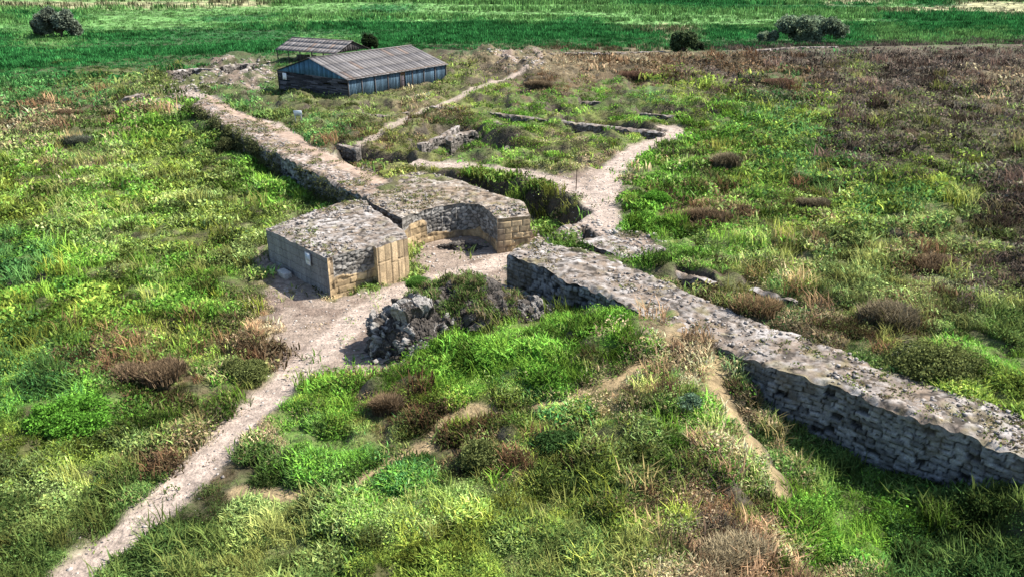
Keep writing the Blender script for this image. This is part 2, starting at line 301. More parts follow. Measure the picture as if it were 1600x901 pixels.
def boxobj(name, L, colr, mat, parent=None, jit=.0):
    V, F = boxes(L); C = np.tile(np.array(colr, float), (len(V), 1))
    if jit: C = C * np.repeat(1 + jit * (rng.random(len(L)) * 2 - 1), 8)[:, None]
    return mesh_np(name, V, F, C, mat, parent, smooth=False)

# ------------------------------------------------------------ the ground sheet
def axis(lo, core, hi, d0, g):
    r = [core]; s = d0
    a = [core]
    while a[-1] < hi: a.append(a[-1] + d0 + g * max(0, a[-1] - core))
    return np.array(a)
ys = np.concatenate([np.arange(14, 58, .19), axis(0, 58, 3500, .19, .0085)])
xp = np.concatenate([np.arange(0, 28, .21), axis(0, 28, 2500, .21, .0105)])
xs = np.concatenate([-xp[:0:-1], xp])
GX, GY = np.meshgrid(xs, ys, indexing='ij'); gx = GX.ravel(); gy = GY.ravel()
gz = np.zeros(gx.shape)
for a in range(0, len(gx), 200000): gz[a:a + 200000] = height(gx[a:a + 200000], gy[a:a + 200000])
GZ = gz.reshape(GX.shape)
def hz(x, y):
    x = np.asarray(x, float); y = np.asarray(y, float)
    i = np.clip(np.searchsorted(xs, x) - 1, 0, len(xs) - 2); j = np.clip(np.searchsorted(ys, y) - 1, 0, len(ys) - 2)
    u = np.clip((x - xs[i]) / (xs[i + 1] - xs[i]), 0, 1); v = np.clip((y - ys[j]) / (ys[j + 1] - ys[j]), 0, 1)
    return (GZ[i, j] * (1 - u) + GZ[i + 1, j] * u) * (1 - v) + (GZ[i, j + 1] * (1 - u) + GZ[i + 1, j + 1] * u) * v
def on(px, py, z0=1.0):
    """photo pixel -> point on the terrain"""
    z = z0
    for _ in range(12):
        x, y = at(px, py, z); z = z * .4 + .6 * hz(x, y)
    return np.array(x), np.array(y), hz(x, y)
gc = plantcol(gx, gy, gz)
p_, d_ = baremask(gx, gy)
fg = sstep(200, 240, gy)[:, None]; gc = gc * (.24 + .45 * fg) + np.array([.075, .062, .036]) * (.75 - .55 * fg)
dn = fbm(gx, gy, .5, 3, 50)[:, None]
lo = .7 + .6 * dn
gc = gc * (1 - d_[:, None]) + d_[:, None] * np.array([.235, .185, .145]) * lo
lit_ = (sstep(.5, .62, fbm(gx, gy, 1.5, 4, 52)) * d_ * .75)[:, None]; gc = gc * (1 - lit_) + lit_ * np.array([.15, .11, .085]) * lo
ps_ = np.zeros(len(gx))
for i in STRAW[1:]: ps_ = np.maximum(ps_, 1 - sstep(PATHS[i][1], PATHS[i][1] * 2.4, ldist(gx, gy, PATHS[i][0])))
gc = gc * (1 - p_[:, None]) + p_[:, None] * (np.array([.33, .265, .215]) * (1 - ps_[:, None]) + ps_[:, None] * np.array([.27, .2, .11])) * (.6 + .8 * dn)
# bare earth on steep banks
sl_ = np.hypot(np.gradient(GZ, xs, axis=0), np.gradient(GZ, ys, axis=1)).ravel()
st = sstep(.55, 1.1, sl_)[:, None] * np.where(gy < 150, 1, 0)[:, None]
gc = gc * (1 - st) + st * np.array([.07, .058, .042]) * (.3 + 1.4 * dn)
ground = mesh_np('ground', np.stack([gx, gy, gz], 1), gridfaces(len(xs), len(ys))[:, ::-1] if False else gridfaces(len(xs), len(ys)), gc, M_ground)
tag(ground, 'grassy plateau and lower field crossed by trodden earth paths', 'ground', kind='structure')

# ------------------------------------------------------------ masonry builder
def rubble(x, y, s=.24, amp=.12, k=0):
    """crumbled wall core: stones standing out of worn mortar and soil"""
    f1, f2, r = worley(x + .2 * fbm(x, y, .4, 2, 3), y, s, k)
    g1, g2, r2 = worley(x + .3 * fbm(x, y, .8, 2, 6), y * 1.2, s * 2.6, k + 5)
    big = sstep(.03, .12, g2 - g1) * (r2 > .62); sm = sstep(.02, .12, f2 - f1) * (r > .45) * sstep(.42, .55, fbm(x, y, 1.3, 2, 7))
    z = amp * (.45 * big * (r2 - .2) + .4 * sm * r + 1.1 * (fbm(x, y, .5, 4, 9) - .5) + .8 * (fbm(x, y, 1.6, 2, 10) - .5))
    return z, np.where(big > .2, r2, r), np.maximum(big, sm) * .8
def topcolour(x, y, tint=(1, 1, 1)):
    _, r, e = rubble(x, y); f = fbm(x, y, 1.6, 4, 61); g = fbm(x, y, 3, 3, 66); h = fbm(x, y, .35, 3, 63)
    soil = np.array([.19, .155, .125])[None] * (.4 + 1.2 * h)[:, None]
    st = np.array([.25, .225, .20])[None] * (.45 + .8 * r)[:, None] * (.6 + .8 * h)[:, None]
    c = soil * (1 - e[:, None]) + st * e[:, None]
    g2 = fbm(x, y, .4, 3, 68); pal = (sstep(.46, .66, g) * sstep(.45, .6, g2) * .8)[:, None]; c = c * (1 - pal) + pal * np.array([.37, .345, .32]) * (.5 + .8 * r)[:, None]
    br = (sstep(.5, .6, f) * sstep(.42, .58, fbm(x, y, .5, 3, 69)) * .6)[:, None]; c = c * (1 - br) + br * np.array([.17, .125, .085]) * (.5 + h)[:, None]
    lich = (sstep(.6, .75, fbm(x, y, 1.1, 3, 71)) * .4)[:, None]; c = c * (1 - lich) + lich * np.array([.17, .15, .05])
    dk = (sstep(.56, .66, fbm(x, y, .3, 3, 77)) * .85)[:, None]; c = c * (1 - dk) + dk * np.array([.04, .034, .027])
    pw = (1 - sstep(.45, 1.1, ldist(x, y, PATHS[1][0]) + .8 * (f - .5)))[:, None] * .85; c = c * (1 - pw) + pw * np.array([.31, .25, .20]) * (.6 + .8 * h)[:, None]
    return c * np.array(tint)
def face_style(style, u, v, seed):
    """u along the wall, v up: returns outward displacement and colour"""
    if style == 'ashlar':
        H_ = .52; row = np.floor(v / H_); off = _h(row, row * 0 + seed) * .9; L_ = .95 + .7 * _h(row, row * 0 + seed + 3)
        cu = np.floor((u + off) / L_); fu = (u + off) - cu * L_; fv = v - row * H_
        e = np.minimum(np.minimum(fu, L_ - fu), np.minimum(fv, H_ - fv)); r = _h(cu, row, seed)
        e = e + .03 * (fbm(u, v, .15, 2, seed + 5) - .5); j = sstep(.0, .04, e)
        d = -.05 * (1 - j) + .06 * (r - .5) - .06 * sstep(.6, .7, fbm(u, v, .5, 3, seed + 8)) + .015 * (fbm(u, v, .3, 2, seed) - .5)
        c = np.array([.46, .335, .19])[None] * (.62 + .6 * r)[:, None] * (.45 + .55 * j)[:, None]
        s = sstep(.5, .7, fbm(u, v * .4, .7, 3, seed + 9))[:, None] * .65; c = c * (1 - s) + s * np.array([.15, .12, .095])
        c = c * (.55 + .9 * fbm(u * 1.5, v * .6, .4, 4, seed + 12))[:, None]
    elif style == 'slab':
        cu = np.floor(u / .58 + .3); fu = u / .58 + .3 - cu; e = np.minimum(fu, 1 - fu) * .58; jj = sstep(0, .05, e); ev = np.abs(v - 1.3 - .5 * _h(cu, cu * 0 + seed)); jj = jj * sstep(0, .03, ev)
        r = _h(cu, np.floor(v / 1.5), seed); d = -.07 * (1 - jj) + .05 * (r - .5) + .03 * (fbm(u, v, .3, 3, seed) - .5)
        c = np.array([.45, .335, .20])[None] * (.7 + .4 * r)[:, None] * (.3 + .7 * jj)[:, None] * (.6 + .8 * fbm(u, v * .5, .35, 4, seed + 12))[:, None]
    elif style == 'plaster':
        f = fbm(u, v, .6, 3, seed); st_ = fbm(u, v * .12, .35, 3, seed + 4)
        H_ = .62; row = np.floor(v / H_); off = _h(row, row * 0 + seed) * .9; L_ = 1.3
        cu = np.floor((u + off) / L_); fu = (u + off) - cu * L_; fv = v - row * H_
        e = np.minimum(np.minimum(fu, L_ - fu), np.minimum(fv, H_ - fv)); j = sstep(0, .05, e)
        d = .05 * (f - .5) - .03 * (1 - j)
        c = np.array([.20, .195, .19])[None] * (.55 + .8 * st_)[:, None] * (.6 + .4 * j)[:, None]
    elif style == 'coursed':
        vw = v + .09 * (fbm(u, v, 1.1, 3, seed + 2) - .5) * 2; uw = u + .08 * (fbm(u, v, .5, 2, seed + 4) - .5)
        H_ = .27; row = np.floor(vw / H_); off = _h(row, row * 0 + seed) * 3; L_ = .42 + .3 * _h(row, row * 0 + seed + 3)
        cu0 = (uw + off) / L_; sh_ = .3 * (_h(np.floor(cu0), row, seed + 1) - .5); cu = np.floor(cu0 + sh_ * 0); fr = cu0 - cu
        a0 = .28 * (_h(cu, row, 5) - .5) + .1; fu = np.where(fr < .5, fr - a0.clip(0, .2), 1 - fr) * L_; fv = vw - row * H_
        e = np.minimum(np.abs(fu), np.minimum(fv, H_ - fv)) + .035 * (fbm(u, v, .12, 2, seed + 5) - .5); r = _h(cu, row, seed); j = sstep(0, .035, e)
        d = -.10 * (1 - j) + .12 * (r - .5) - .16 * (r < .07) + .06 * (fbm(u, v, .2, 3, seed + 6) - .5)
        c = np.array([.16, .168, .175])[None] * np.where(r < .07, .2, .5 + .9 * _h(cu, row, seed + 31))[:, None] * (.12 + .88 * j)[:, None] * (.5 + 1.0 * fbm(u, v, .22, 3, seed + 15))[:, None]  # stone colour darkened and blued, so the face's shade is partly painted in
        s = sstep(.5, .66, fbm(u, v, 1.6, 3, seed + 9))[:, None] * .55; c = c * (1 - s) + s * np.array([.10, .09, .07])
    elif style in ('rubble', 'core'):
        wv = 0; sz = {'rubble': .30, 'coursed': .31, 'core': .26}[style]; sq = {'rubble': 1.5, 'coursed': 1.75, 'core': 1.1}[style]
        wv = fbm(u, v, .5, 3, seed + 2) * .35
        f1, f2, r = worley(u / sq + wv, v + wv * .5, sz, seed, .75); j = sstep(.03, .22, f2 - f1)
        ra = .5 if style == 'rubble' else 1.; ms_ = (r < .09) & (style == 'core'); d = ra * (.13 * (j - .6) + .13 * (r - .5)) - .14 * ms_ + .07 * (fbm(u, v, .22, 3, seed + 16) - .5)
        base = {'rubble': (.27, .25, .22), 'coursed': (.205, .21, .215), 'core': (.18, .16, .14)}[style]
        c = np.array(base)[None] * np.where(ms_, .15, .45 + .9 * r)[:, None] * (.2 + .8 * j)[:, None] * (.45 + 1.1 * fbm(u, v, .25, 3, seed + 15))[:, None]
        s = sstep(.5, .68, fbm(u, v, 1.3, 3, seed + 9))[:, None] * .5; c = c * (1 - s) + s * np.array([.13, .115, .095])
    return d, c
def mixed(style, u, v, x, seed):
    """style may be a pair: lower courses ashlar, crumbling to rubble above"""
    if isinstance(style, tuple):
        lo_, hi_, h = style
        d1, c1 = face_style(lo_, u, v, seed); d2, c2 = face_style(hi_, u, v, seed)
        k = (v > h + .7 * (fbm(u, v, .9, 2, seed + 6) - .5)); return np.where(k, d2 - .06, d1), np.where(k[:, None], c2, c1)
    return face_style(style, u, v, seed)
def masonry(name, label, cat, outline, ztop, zbase, styles, step=.13, amp=.12, group=None, tint=(1, 1, 1), batter=0, names=None, crumble=.12, seed=0):
    """outline: list of (x,y); styles: one per edge (None = hidden/no part)"""
    P = np.array(outline, float)
    ar = .5 * np.sum(P[:, 0] * np.roll(P[:, 1], -1) - np.roll(P[:, 0], -1) * P[:, 1])
    if ar < 0:
        P = P[::-1]; n = len(P); styles = [styles[(n - 2 - k) % n] for k in range(n)]
    BLOCKS.append(P.tolist())
    zt = ztop if callable(ztop) else (lambda x, y: np.full(np.shape(x), float(ztop)))
    zb = zbase if callable(zbase) else (lambda x, y: np.full(np.shape(x), float(zbase)))
    org = (float(P[:, 0].mean()), float(P[:, 1].mean()), 0.0); O = np.array(org)
    root = thing(name, org, label, cat, group)
    n = len(P); ring = []; segs = []; per = 0
    for a in range(n):
        p, q = P[a], P[(a + 1) % n]; L = np.hypot(*(q - p)); m = max(1, int(round(L / step)))
        t = np.arange(m + 1) / m; pts = p + (q - p) * t[:, None]
        nor = np.array([(q - p)[1], -(q - p)[0]]) / L
        segs.append((pts, nor, per + t * L, L, styles[a])); ring += list(pts[:-1]); per += L
    def edgez(x, y):
        return zt(x, y) - crumble * sstep(.35, .75, fbm(x, y, .7, 3, 80)) + .04 * (fbm(x, y, .2, 2, 81) - .5)
    # ragged break line in plan
    ring = np.array(ring); lo_, hi_ = P.min(0), P.max(0)
    sx = np.arange(lo_[0], hi_[0], step); sy = np.arange(lo_[1], hi_[1], step)
    X, Y = np.meshgrid(sx, sy); X = X.ravel() + (rng.random(X.size) - .5) * step * .5; Y = Y.ravel() + (rng.random(Y.size) - .5) * step * .5
    k = sdf(X, Y, P.tolist()) > step * .55; ip = np.stack([X[k], Y[k]], 1)
    allp = np.concatenate([ring, ip]); nr = len(ring)
    r = delaunay_2d_cdt([Vector(v) for v in allp.tolist()], [(a, (a + 1) % nr) for a in range(nr)], [list(range(nr))], 1, 1e-5)
    V2 = np.array([tuple(v) for v in r[0]]); T = np.array([f for f in r[2] if len(f) == 3])
    din = sdf(V2[:, 0], V2[:, 1], P.tolist()); ins = sstep(.02, .3, din)
    rb, _, _ = rubble(V2[:, 0], V2[:, 1], amp=amp)
    z = edgez(V2[:, 0], V2[:, 1]) * (1 - ins) + (zt(V2[:, 0], V2[:, 1]) + rb) * ins
    mesh_np('rubble_top', np.stack([V2[:, 0], V2[:, 1], z], 1) - O, T, topcolour(V2[:, 0], V2[:, 1], tint), M_stone, root)
    # faces, neighbouring edges of the same style join into one part
    runs = []
    for s in segs:
        if runs and runs[-1][0][4] == s[4]: runs[-1].append(s)
        else: runs.append([s])
    if len(runs) > 1 and runs[0][0][4] == runs[-1][0][4]: runs[0] = runs.pop() + runs[0]
    for run in runs:
        sty = run[0][4]
        if sty is None: continue
        Vs = []; Fs = []; Cs = []; nv0 = 0
        for pts, nor, u, L, _ in run:
            zt_ = edgez(pts[:, 0], pts[:, 1]); zb_ = zb(pts[:, 0], pts[:, 1]); h = zt_ - zb_
            m = max(3, int(round(h.max() / (step * .62)))); un = max(2, int(round(L / (step * .62))) + 1)
            if un < len(pts): un = len(pts)
            uu = np.linspace(0, 1, un); ui = np.linspace(0, 1, len(pts))
            px_ = np.interp(uu, ui, pts[:, 0]); py_ = np.interp(uu, ui, pts[:, 1]); zt_ = np.interp(uu, ui, zt_); zb_ = np.interp(uu, ui, zb_); uc = np.interp(uu, ui, u)
            t = np.linspace(0, 1, m + 1)
            Z = zb_[:, None] + (zt_ - zb_)[:, None] * t[None]; U = np.repeat(uc[:, None], m + 1, 1)
            d, c = mixed(sty, U.ravel(), Z.ravel(), None, seed + 7)
            fade = np.minimum(1, np.minimum(uu, 1 - uu) * L / .12)[:, None] * np.minimum(1, (zt_[:, None] - Z) / .15)
            D = d.reshape(Z.shape) * fade + batter * (zt_[:, None] - Z)
            Vs.append(np.stack([px_[:, None] + nor[0] * D, py_[:, None] + nor[1] * D, Z], -1).reshape(-1, 3)); Cs.append(c)
            Fs.append(gridfaces(un, m + 1) + nv0); nv0 += un * (m + 1)
        nm = sty if isinstance(sty, str) else sty[0]
        nm = {'slab': 'pilaster_slabs', 'ashlar': 'ashlar_face', 'plaster': 'plastered_face', 'rubble': 'rubble_face', 'coursed': 'coursed_face', 'core': 'broken_face'}[nm]
        mesh_np(nm, np.concatenate(Vs) - O, np.concatenate(Fs), np.concatenate(Cs), M_ashlar if nm == 'ashlar_face' else M_stone, root, smooth=True)
    return root
ZT = 2.9
def lowbase(x, y): return np.minimum(hz(x, y), 1.2) * 0 - .6
def roughen(pts, sty, amp=.25, L=1.1, seed=0):
    P = np.array(pts); o = []; so = []; g = np.random.default_rng(seed); n = len(P)
    for a in range(n):
        p, q = P[a], P[(a + 1) % n]; D = np.hypot(*(q - p)); m = max(1, int(D / L)); nr = np.array([(q - p)[1], -(q - p)[0]]) / D
        for k in range(m):
            o.append(tuple((p + (q - p) * k / m + (nr * amp * (g.random() - .5) * 2 if k else 0)).tolist())); so.append(sty[a])
    return o, so
# gate tower, left
tower = W([(415,357),(511,403)], ZT) + W([(519,399.5)], ZT) + W([(583,383)], ZT) + W([(588,387.5),(624,376),(637,372),(630,358)], ZT) + W([(608,341),(590,329),(575,320),(573,313),(548,312),(480,333)], ZT)
masonry('gate_tower', 'square stone gate tower stump with tan ashlar front and rubble top, white notice on it', 'ruined tower', tower,
        lambda x, y: ZT + .12 * (fbm(x, y, 3, 2, 95) - .5), -.6,
        ['plaster', 'ashlar', ('ashlar', 'rubble', 1.25), 'ashlar', 'slab', 'slab', 'ashlar', 'core', 'core', 'core', 'core', 'core', 'core', 'core'], step=.10, amp=.10, seed=3)
# horseshoe bastion with concave face
arc = [(628,341),(645,333),(666,327),(690,322),(712,319),(731,317),(748,319),(762,326),(777,342)]
mid = W([(573,309),(582,318)] , ZT) + W(arc, ZT) + W([(829,336),(818,316),(770,303),(735,288),(700,276),(660,268),(625,272),(590,290)], ZT)
masonry('gate_bastion', 'curved stone gate bastion with concave shaded recess and pale ashlar jamb beside the earth ditch', 'ruined bastion', mid,
        lambda x, y: ZT + .25 * (fbm(x, y, 4, 2, 96) - .3), -.6,
        ['core', 'core'] + [('ashlar', 'rubble', 2.0)] * 2 + [('ashlar', 'rubble', .75)] * 6 + ['ashlar', 'ashlar'] + ['core'] * 7, step=.11, amp=.13, tint=(1.02, .98, .9), seed=14)
# north-west curtain wall
nw_o = [(300,163),(345,190),(392,217),(440,244),(490,268),(530,291),(560,303)]; nw_i = [(590,312),(625,290),(600,278),(560,262),(515,240),(465,210),(420,192),(370,173),(325,148)]
ow, os_ = roughen(W(nw_o, ZT) + W(nw_i, ZT), ['core', 'core'] + ['coursed'] * 4 + ['core'] * 10, .35, 1.3, 4)
masonry('curtain_wall', 'long overgrown rubble curtain wall with trodden path along its top, running away to the wooden sheds', 'ruined wall', ow,
        lambda x, y: np.full(np.shape(x), ZT) + .2 * (fbm(x, y, 3, 2, 90) - .5), -.4, os_, step=.16, amp=.10, tint=(1.12, 1.02, .95), seed=21, crumble=.3)
# south-east curtain wall
se_o = [(792,397),(850,418),(884,440),(900,441),(962,466),(1020,500),(1060,515),(1118,540),(1200,570),(1300,602),(1400,640),(1500,673),(1600,711),(1720,757)]
se_i = [(1760,700),(1600,650),(1480,607),(1400,582),(1330,552),(1260,527),(1180,500),(1110,470),(1060,446),(1010,424),(965,404),(905,386),(850,376),(815,382)]
def se_top(x, y): return 3.0 + .25 * (fbm(x, y, 4, 2, 93) - .5)
ow, os_ = roughen(W(se_o, 3.0) + W(se_i, 3.0), ['coursed'] * 13 + ['core'] * 15, .16, 1.0, 5)
masonry('curtain_wall', 'thick stone curtain wall with bare rubble top and blocky shaded face dropping into the green hollow', 'ruined wall', ow,
        se_top, -1.6, os_, step=.12, amp=.13, seed=33, crumble=.25)
# broken wall fragment behind its end
masonry('wall_fragment', 'low lens shaped wall fragment lying just behind the near end of the thick wall', 'wall fragment', W([(902,373),(940,385),(975,398),(1002,397),(1042,386),(1010,373),(960,366),(915,368)], HI + .3),
        lambda x, y: HI + .12 + .5 * (fbm(x, y, 1.5, 3, 97) - .5), HI - 1.4, ['core'] * 8, step=.14, amp=.14, seed=40)
# low excavated walls on the plateau
def lowwall(line, w, z, label, seed, sty='core', drop=1.3):
    c = np.array(W(line, z)); t = np.gradient(c, axis=0); t /= np.hypot(t[:, 0], t[:, 1])[:, None]; nn = np.stack([-t[:, 1], t[:, 0]], 1) * w / 2
    o = np.concatenate([c + nn, (c - nn)[::-1]])
    masonry('low_wall', label, 'low wall', o.tolist(), z, z - drop, [sty] * len(o), step=.18, amp=.16, group='low excavated walls on the plateau', seed=seed, crumble=.4)
lowwall([(862,186),(900,192),(950,197),(1000,202),(1038,207)], .9, HI + .4, 'long dark excavated wall ending at the bend of the earth path', 51)
lowwall([(672,166),(720,169),(770,176),(810,181),(855,187)], .7, HI + .35, 'thin low wall crossing the middle of the plateau, behind the shallow pits', 52)
lowwall([(745,178),(775,190),(800,201),(830,208)], .7, HI + .2, 'short slanting excavated wall above the green hollow of the plateau', 53)
lowwall([(735,246),(775,240),(800,225),(815,215)], .5, HI - .35, 'crumbled wall stub edging the shallow pit above the ditch', 54)
lowwall([(528,224),(545,229),(560,232)], .7, HI + .3, 'stone corner of the deep excavated pit beside the wall-top path', 55, drop=2.2)
lowwall([(455,190),(500,187),(530,184)], .6, HI + .1, 'short low wall beside the small pale sign', 56)
lowwall([(1050,422),(1085,428),(1115,442)], .6, HI + .1, 'dark stone stub in the grass behind the thick wall', 57)
lowwall([(1165,446),(1200,456),(1245,470)], .4, HI + .05, 'thin stone line half buried in brown grass', 58)
lowwall([(262,112),(300,107),(335,108)], .9, HI + .5, 'ruined masonry heap left of the sheds, longest dark one', 59, drop=2)
lowwall([(345,104),(372,100),(400,99)], 1.0, HI + .5, 'ruined masonry heap nearest the open shed', 60, drop=2)
lowwall([(330,128),(355,126),(385,124)], .8, HI + .3, 'flat ruined wall remnant in front of the masonry heaps', 61)
lowwall([(196,152),(225,146),(262,138)], 1.3, HI - .1, 'crumbling dark end of the wall where it meets the lower field', 62, drop=2.6)
lowwall([(850,84),(900,82),(950,83),(1040,80)], .8, HI + .4, 'pale low wall line at the far edge of the plateau', 63)
lowwall([(1180,78),(1240,74),(1310,73)], .8, HI + .3, 'dark low wall line in front of the big far tree', 64)

for q_, (ln, w_, lab) in enumerate([([(430,168),(455,172),(490,170)], .6, 'short dark wall stub right in front of the blue shed end'), ([(560,176),(600,180),(640,174)], .5, 'thin low wall in the grass in front of the long blue side'),
        ([(700,215),(720,207),(745,203)], .7, 'rubble wall stub in the dark sunken part of the plateau'), ([(655,225),(690,212),(715,196)], .6, 'slanting rubble wall on the slope above the ditch'),
        ([(890,160),(925,158),(960,162)], .5, 'farther low wall among the bright green pits'), ([(600,148),(640,150),(668,146)], .5, 'broken footing close to the shed door'),
        ([(400,108),(412,116),(428,122)], .8, 'masonry stump beside the left corner of the blue shed'), ([(300,125),(318,121),(330,116)], .9, 'tilted dark masonry stump in the left ruins'),
        ([(375,112),(388,106),(392,99)], .7, 'narrow upright masonry stump behind the flat remnant'), ([(1000,176),(1040,180),(1085,182)], .5, 'dark edge of stones along the right-hand green pits')]):
    lowwall(ln, w_, HI + (.5 if ln[0][1] < 130 else .15), lab, 70 + q_, drop=2)

# ------------------------------------------------------------ rock masses in the yard
def worley3(p, s, k=0):
    p = p / s; c = np.floor(p).astype(np.int64); f1 = np.full(len(p), 9.); f2 = f1.copy(); idr = np.zeros(len(p))
    for a in (-1, 0, 1):
        for b in (-1, 0, 1):
            for e in (-1, 0, 1):
                i, j, l = c[:, 0] + a, c[:, 1] + b, c[:, 2] + e; h = i + 57 * l; g = j + 131 * l
                q = np.stack([i + _h(h, g, k), j + _h(h, g, k + 1), l + _h(h, g, k + 2)], 1); d = np.sqrt(((q - p) ** 2).sum(1)); r = _h(h, g, k + 3)
                n = d < f1; f2 = np.where(n, f1, np.minimum(f2, d)); idr = np.where(n, r, idr); f1 = np.where(n, d, f1)
    return f1, f2, idr
def rockmass(name, label, c, s, seed, sub=60, white=.5, amp=.5, cat='rock'):
    nu, nv = sub * 3, sub * 2; u = np.linspace(0, 2 * np.pi, nu); v = np.linspace(-.4, np.pi / 2, nv)
    U, Vv = np.meshgrid(u, v, indexing='ij'); d = np.stack([np.cos(U) * np.cos(Vv), np.sin(U) * np.cos(Vv), np.sin(Vv)], -1).reshape(-1, 3)
    a = d * np.array(s); k = np.ones(len(a)); rr = []
    a0 = a + seed * 3.1
    disp = np.zeros((len(a), 3))
    for sz, am in ((1.5, .75), (.7, .42), (.3, .16)):
        f1, f2, r = worley3(a0 + .25 * np.sin(a0[:, [1, 2, 0]] * 2.3), sz, seed + int(sz * 100)); rr.append(r)
        e = sstep(0, .15, f2 - f1)[:, None]; q = (r * 7919) % 1; ang = q * 6.283
        dr = np.stack([np.cos(ang) * .7, np.sin(ang) * .7, .5 + 0 * q], 1)
        disp += amp * am * (dr * (r[:, None] - .45) * e - d * .22 * (1 - e))
    fine = worley3(a0, .13, seed + 5)[2]
    p = a * (1 + .25 * amp * (rr[0] - .5))[:, None] + disp + d * .05 * (fine - .5)[:, None]; rr[2] = .5 * rr[2] + .5 * fine
    w_ = (sstep(.56, .62, .2 * rr[0] + .6 * rr[1] + .2 * rr[2]) * (.35 + .65 * rr[2]) * white)[:, None]
    C = np.array([.075, .065, .055])[None] * (.3 + 1.1 * rr[2])[:, None]; C = C * (1 - w_) + w_ * np.array([.33, .31, .28])
    o = mesh_np(name, p, gridfaces(nu, nv), C, M_rock); o.location = c
    return tag(o, label, cat)
x, y = at(642, 540, .2); rockmass('collapsed_masonry', 'large jagged dark and white chunk of collapsed masonry beside the earth path', (float(x), float(y), .1), (2.9, 3.1, 3.0), 5, amp=1.1, white=.95, sub=130, cat='masonry chunk')
x, y = at(725, 505, .4); rockmass('collapsed_masonry', 'grassy topped heap of collapsed masonry in the middle of the gateway', (float(x), float(y), .0), (3.9, 3.2, 3.1), 11, amp=.8, white=.1, cat='masonry chunk', sub=110)
HEAP = bpy.data.objects['collapsed_masonry.001']; hv = np.zeros(len(HEAP.data.vertices) * 3, np.float32); hn = hv.copy(); HEAP.data.vertices.foreach_get('co', hv); HEAP.data.vertices.foreach_get('normal', hn); HEAPV = hv.reshape(-1, 3) + np.array([float(x), float(y), 0.]); HEAPN = hn.reshape(-1, 3)
x, y = at(822, 500, .6); rockmass('collapsed_masonry', 'small pale masonry lump at the foot of the thick wall face', (float(x), float(y), .1), (1.9, 1.4, 2.0), 17, amp=.8, white=.6, cat='masonry chunk')
x, y = at(722, 385, .1); rockmass('rubble_heap', 'low dark rubble heap inside the curved recess', (float(x), float(y), -.1), (2.2, 1.0, .55), 19, amp=.9, white=.15, cat='rubble heap')

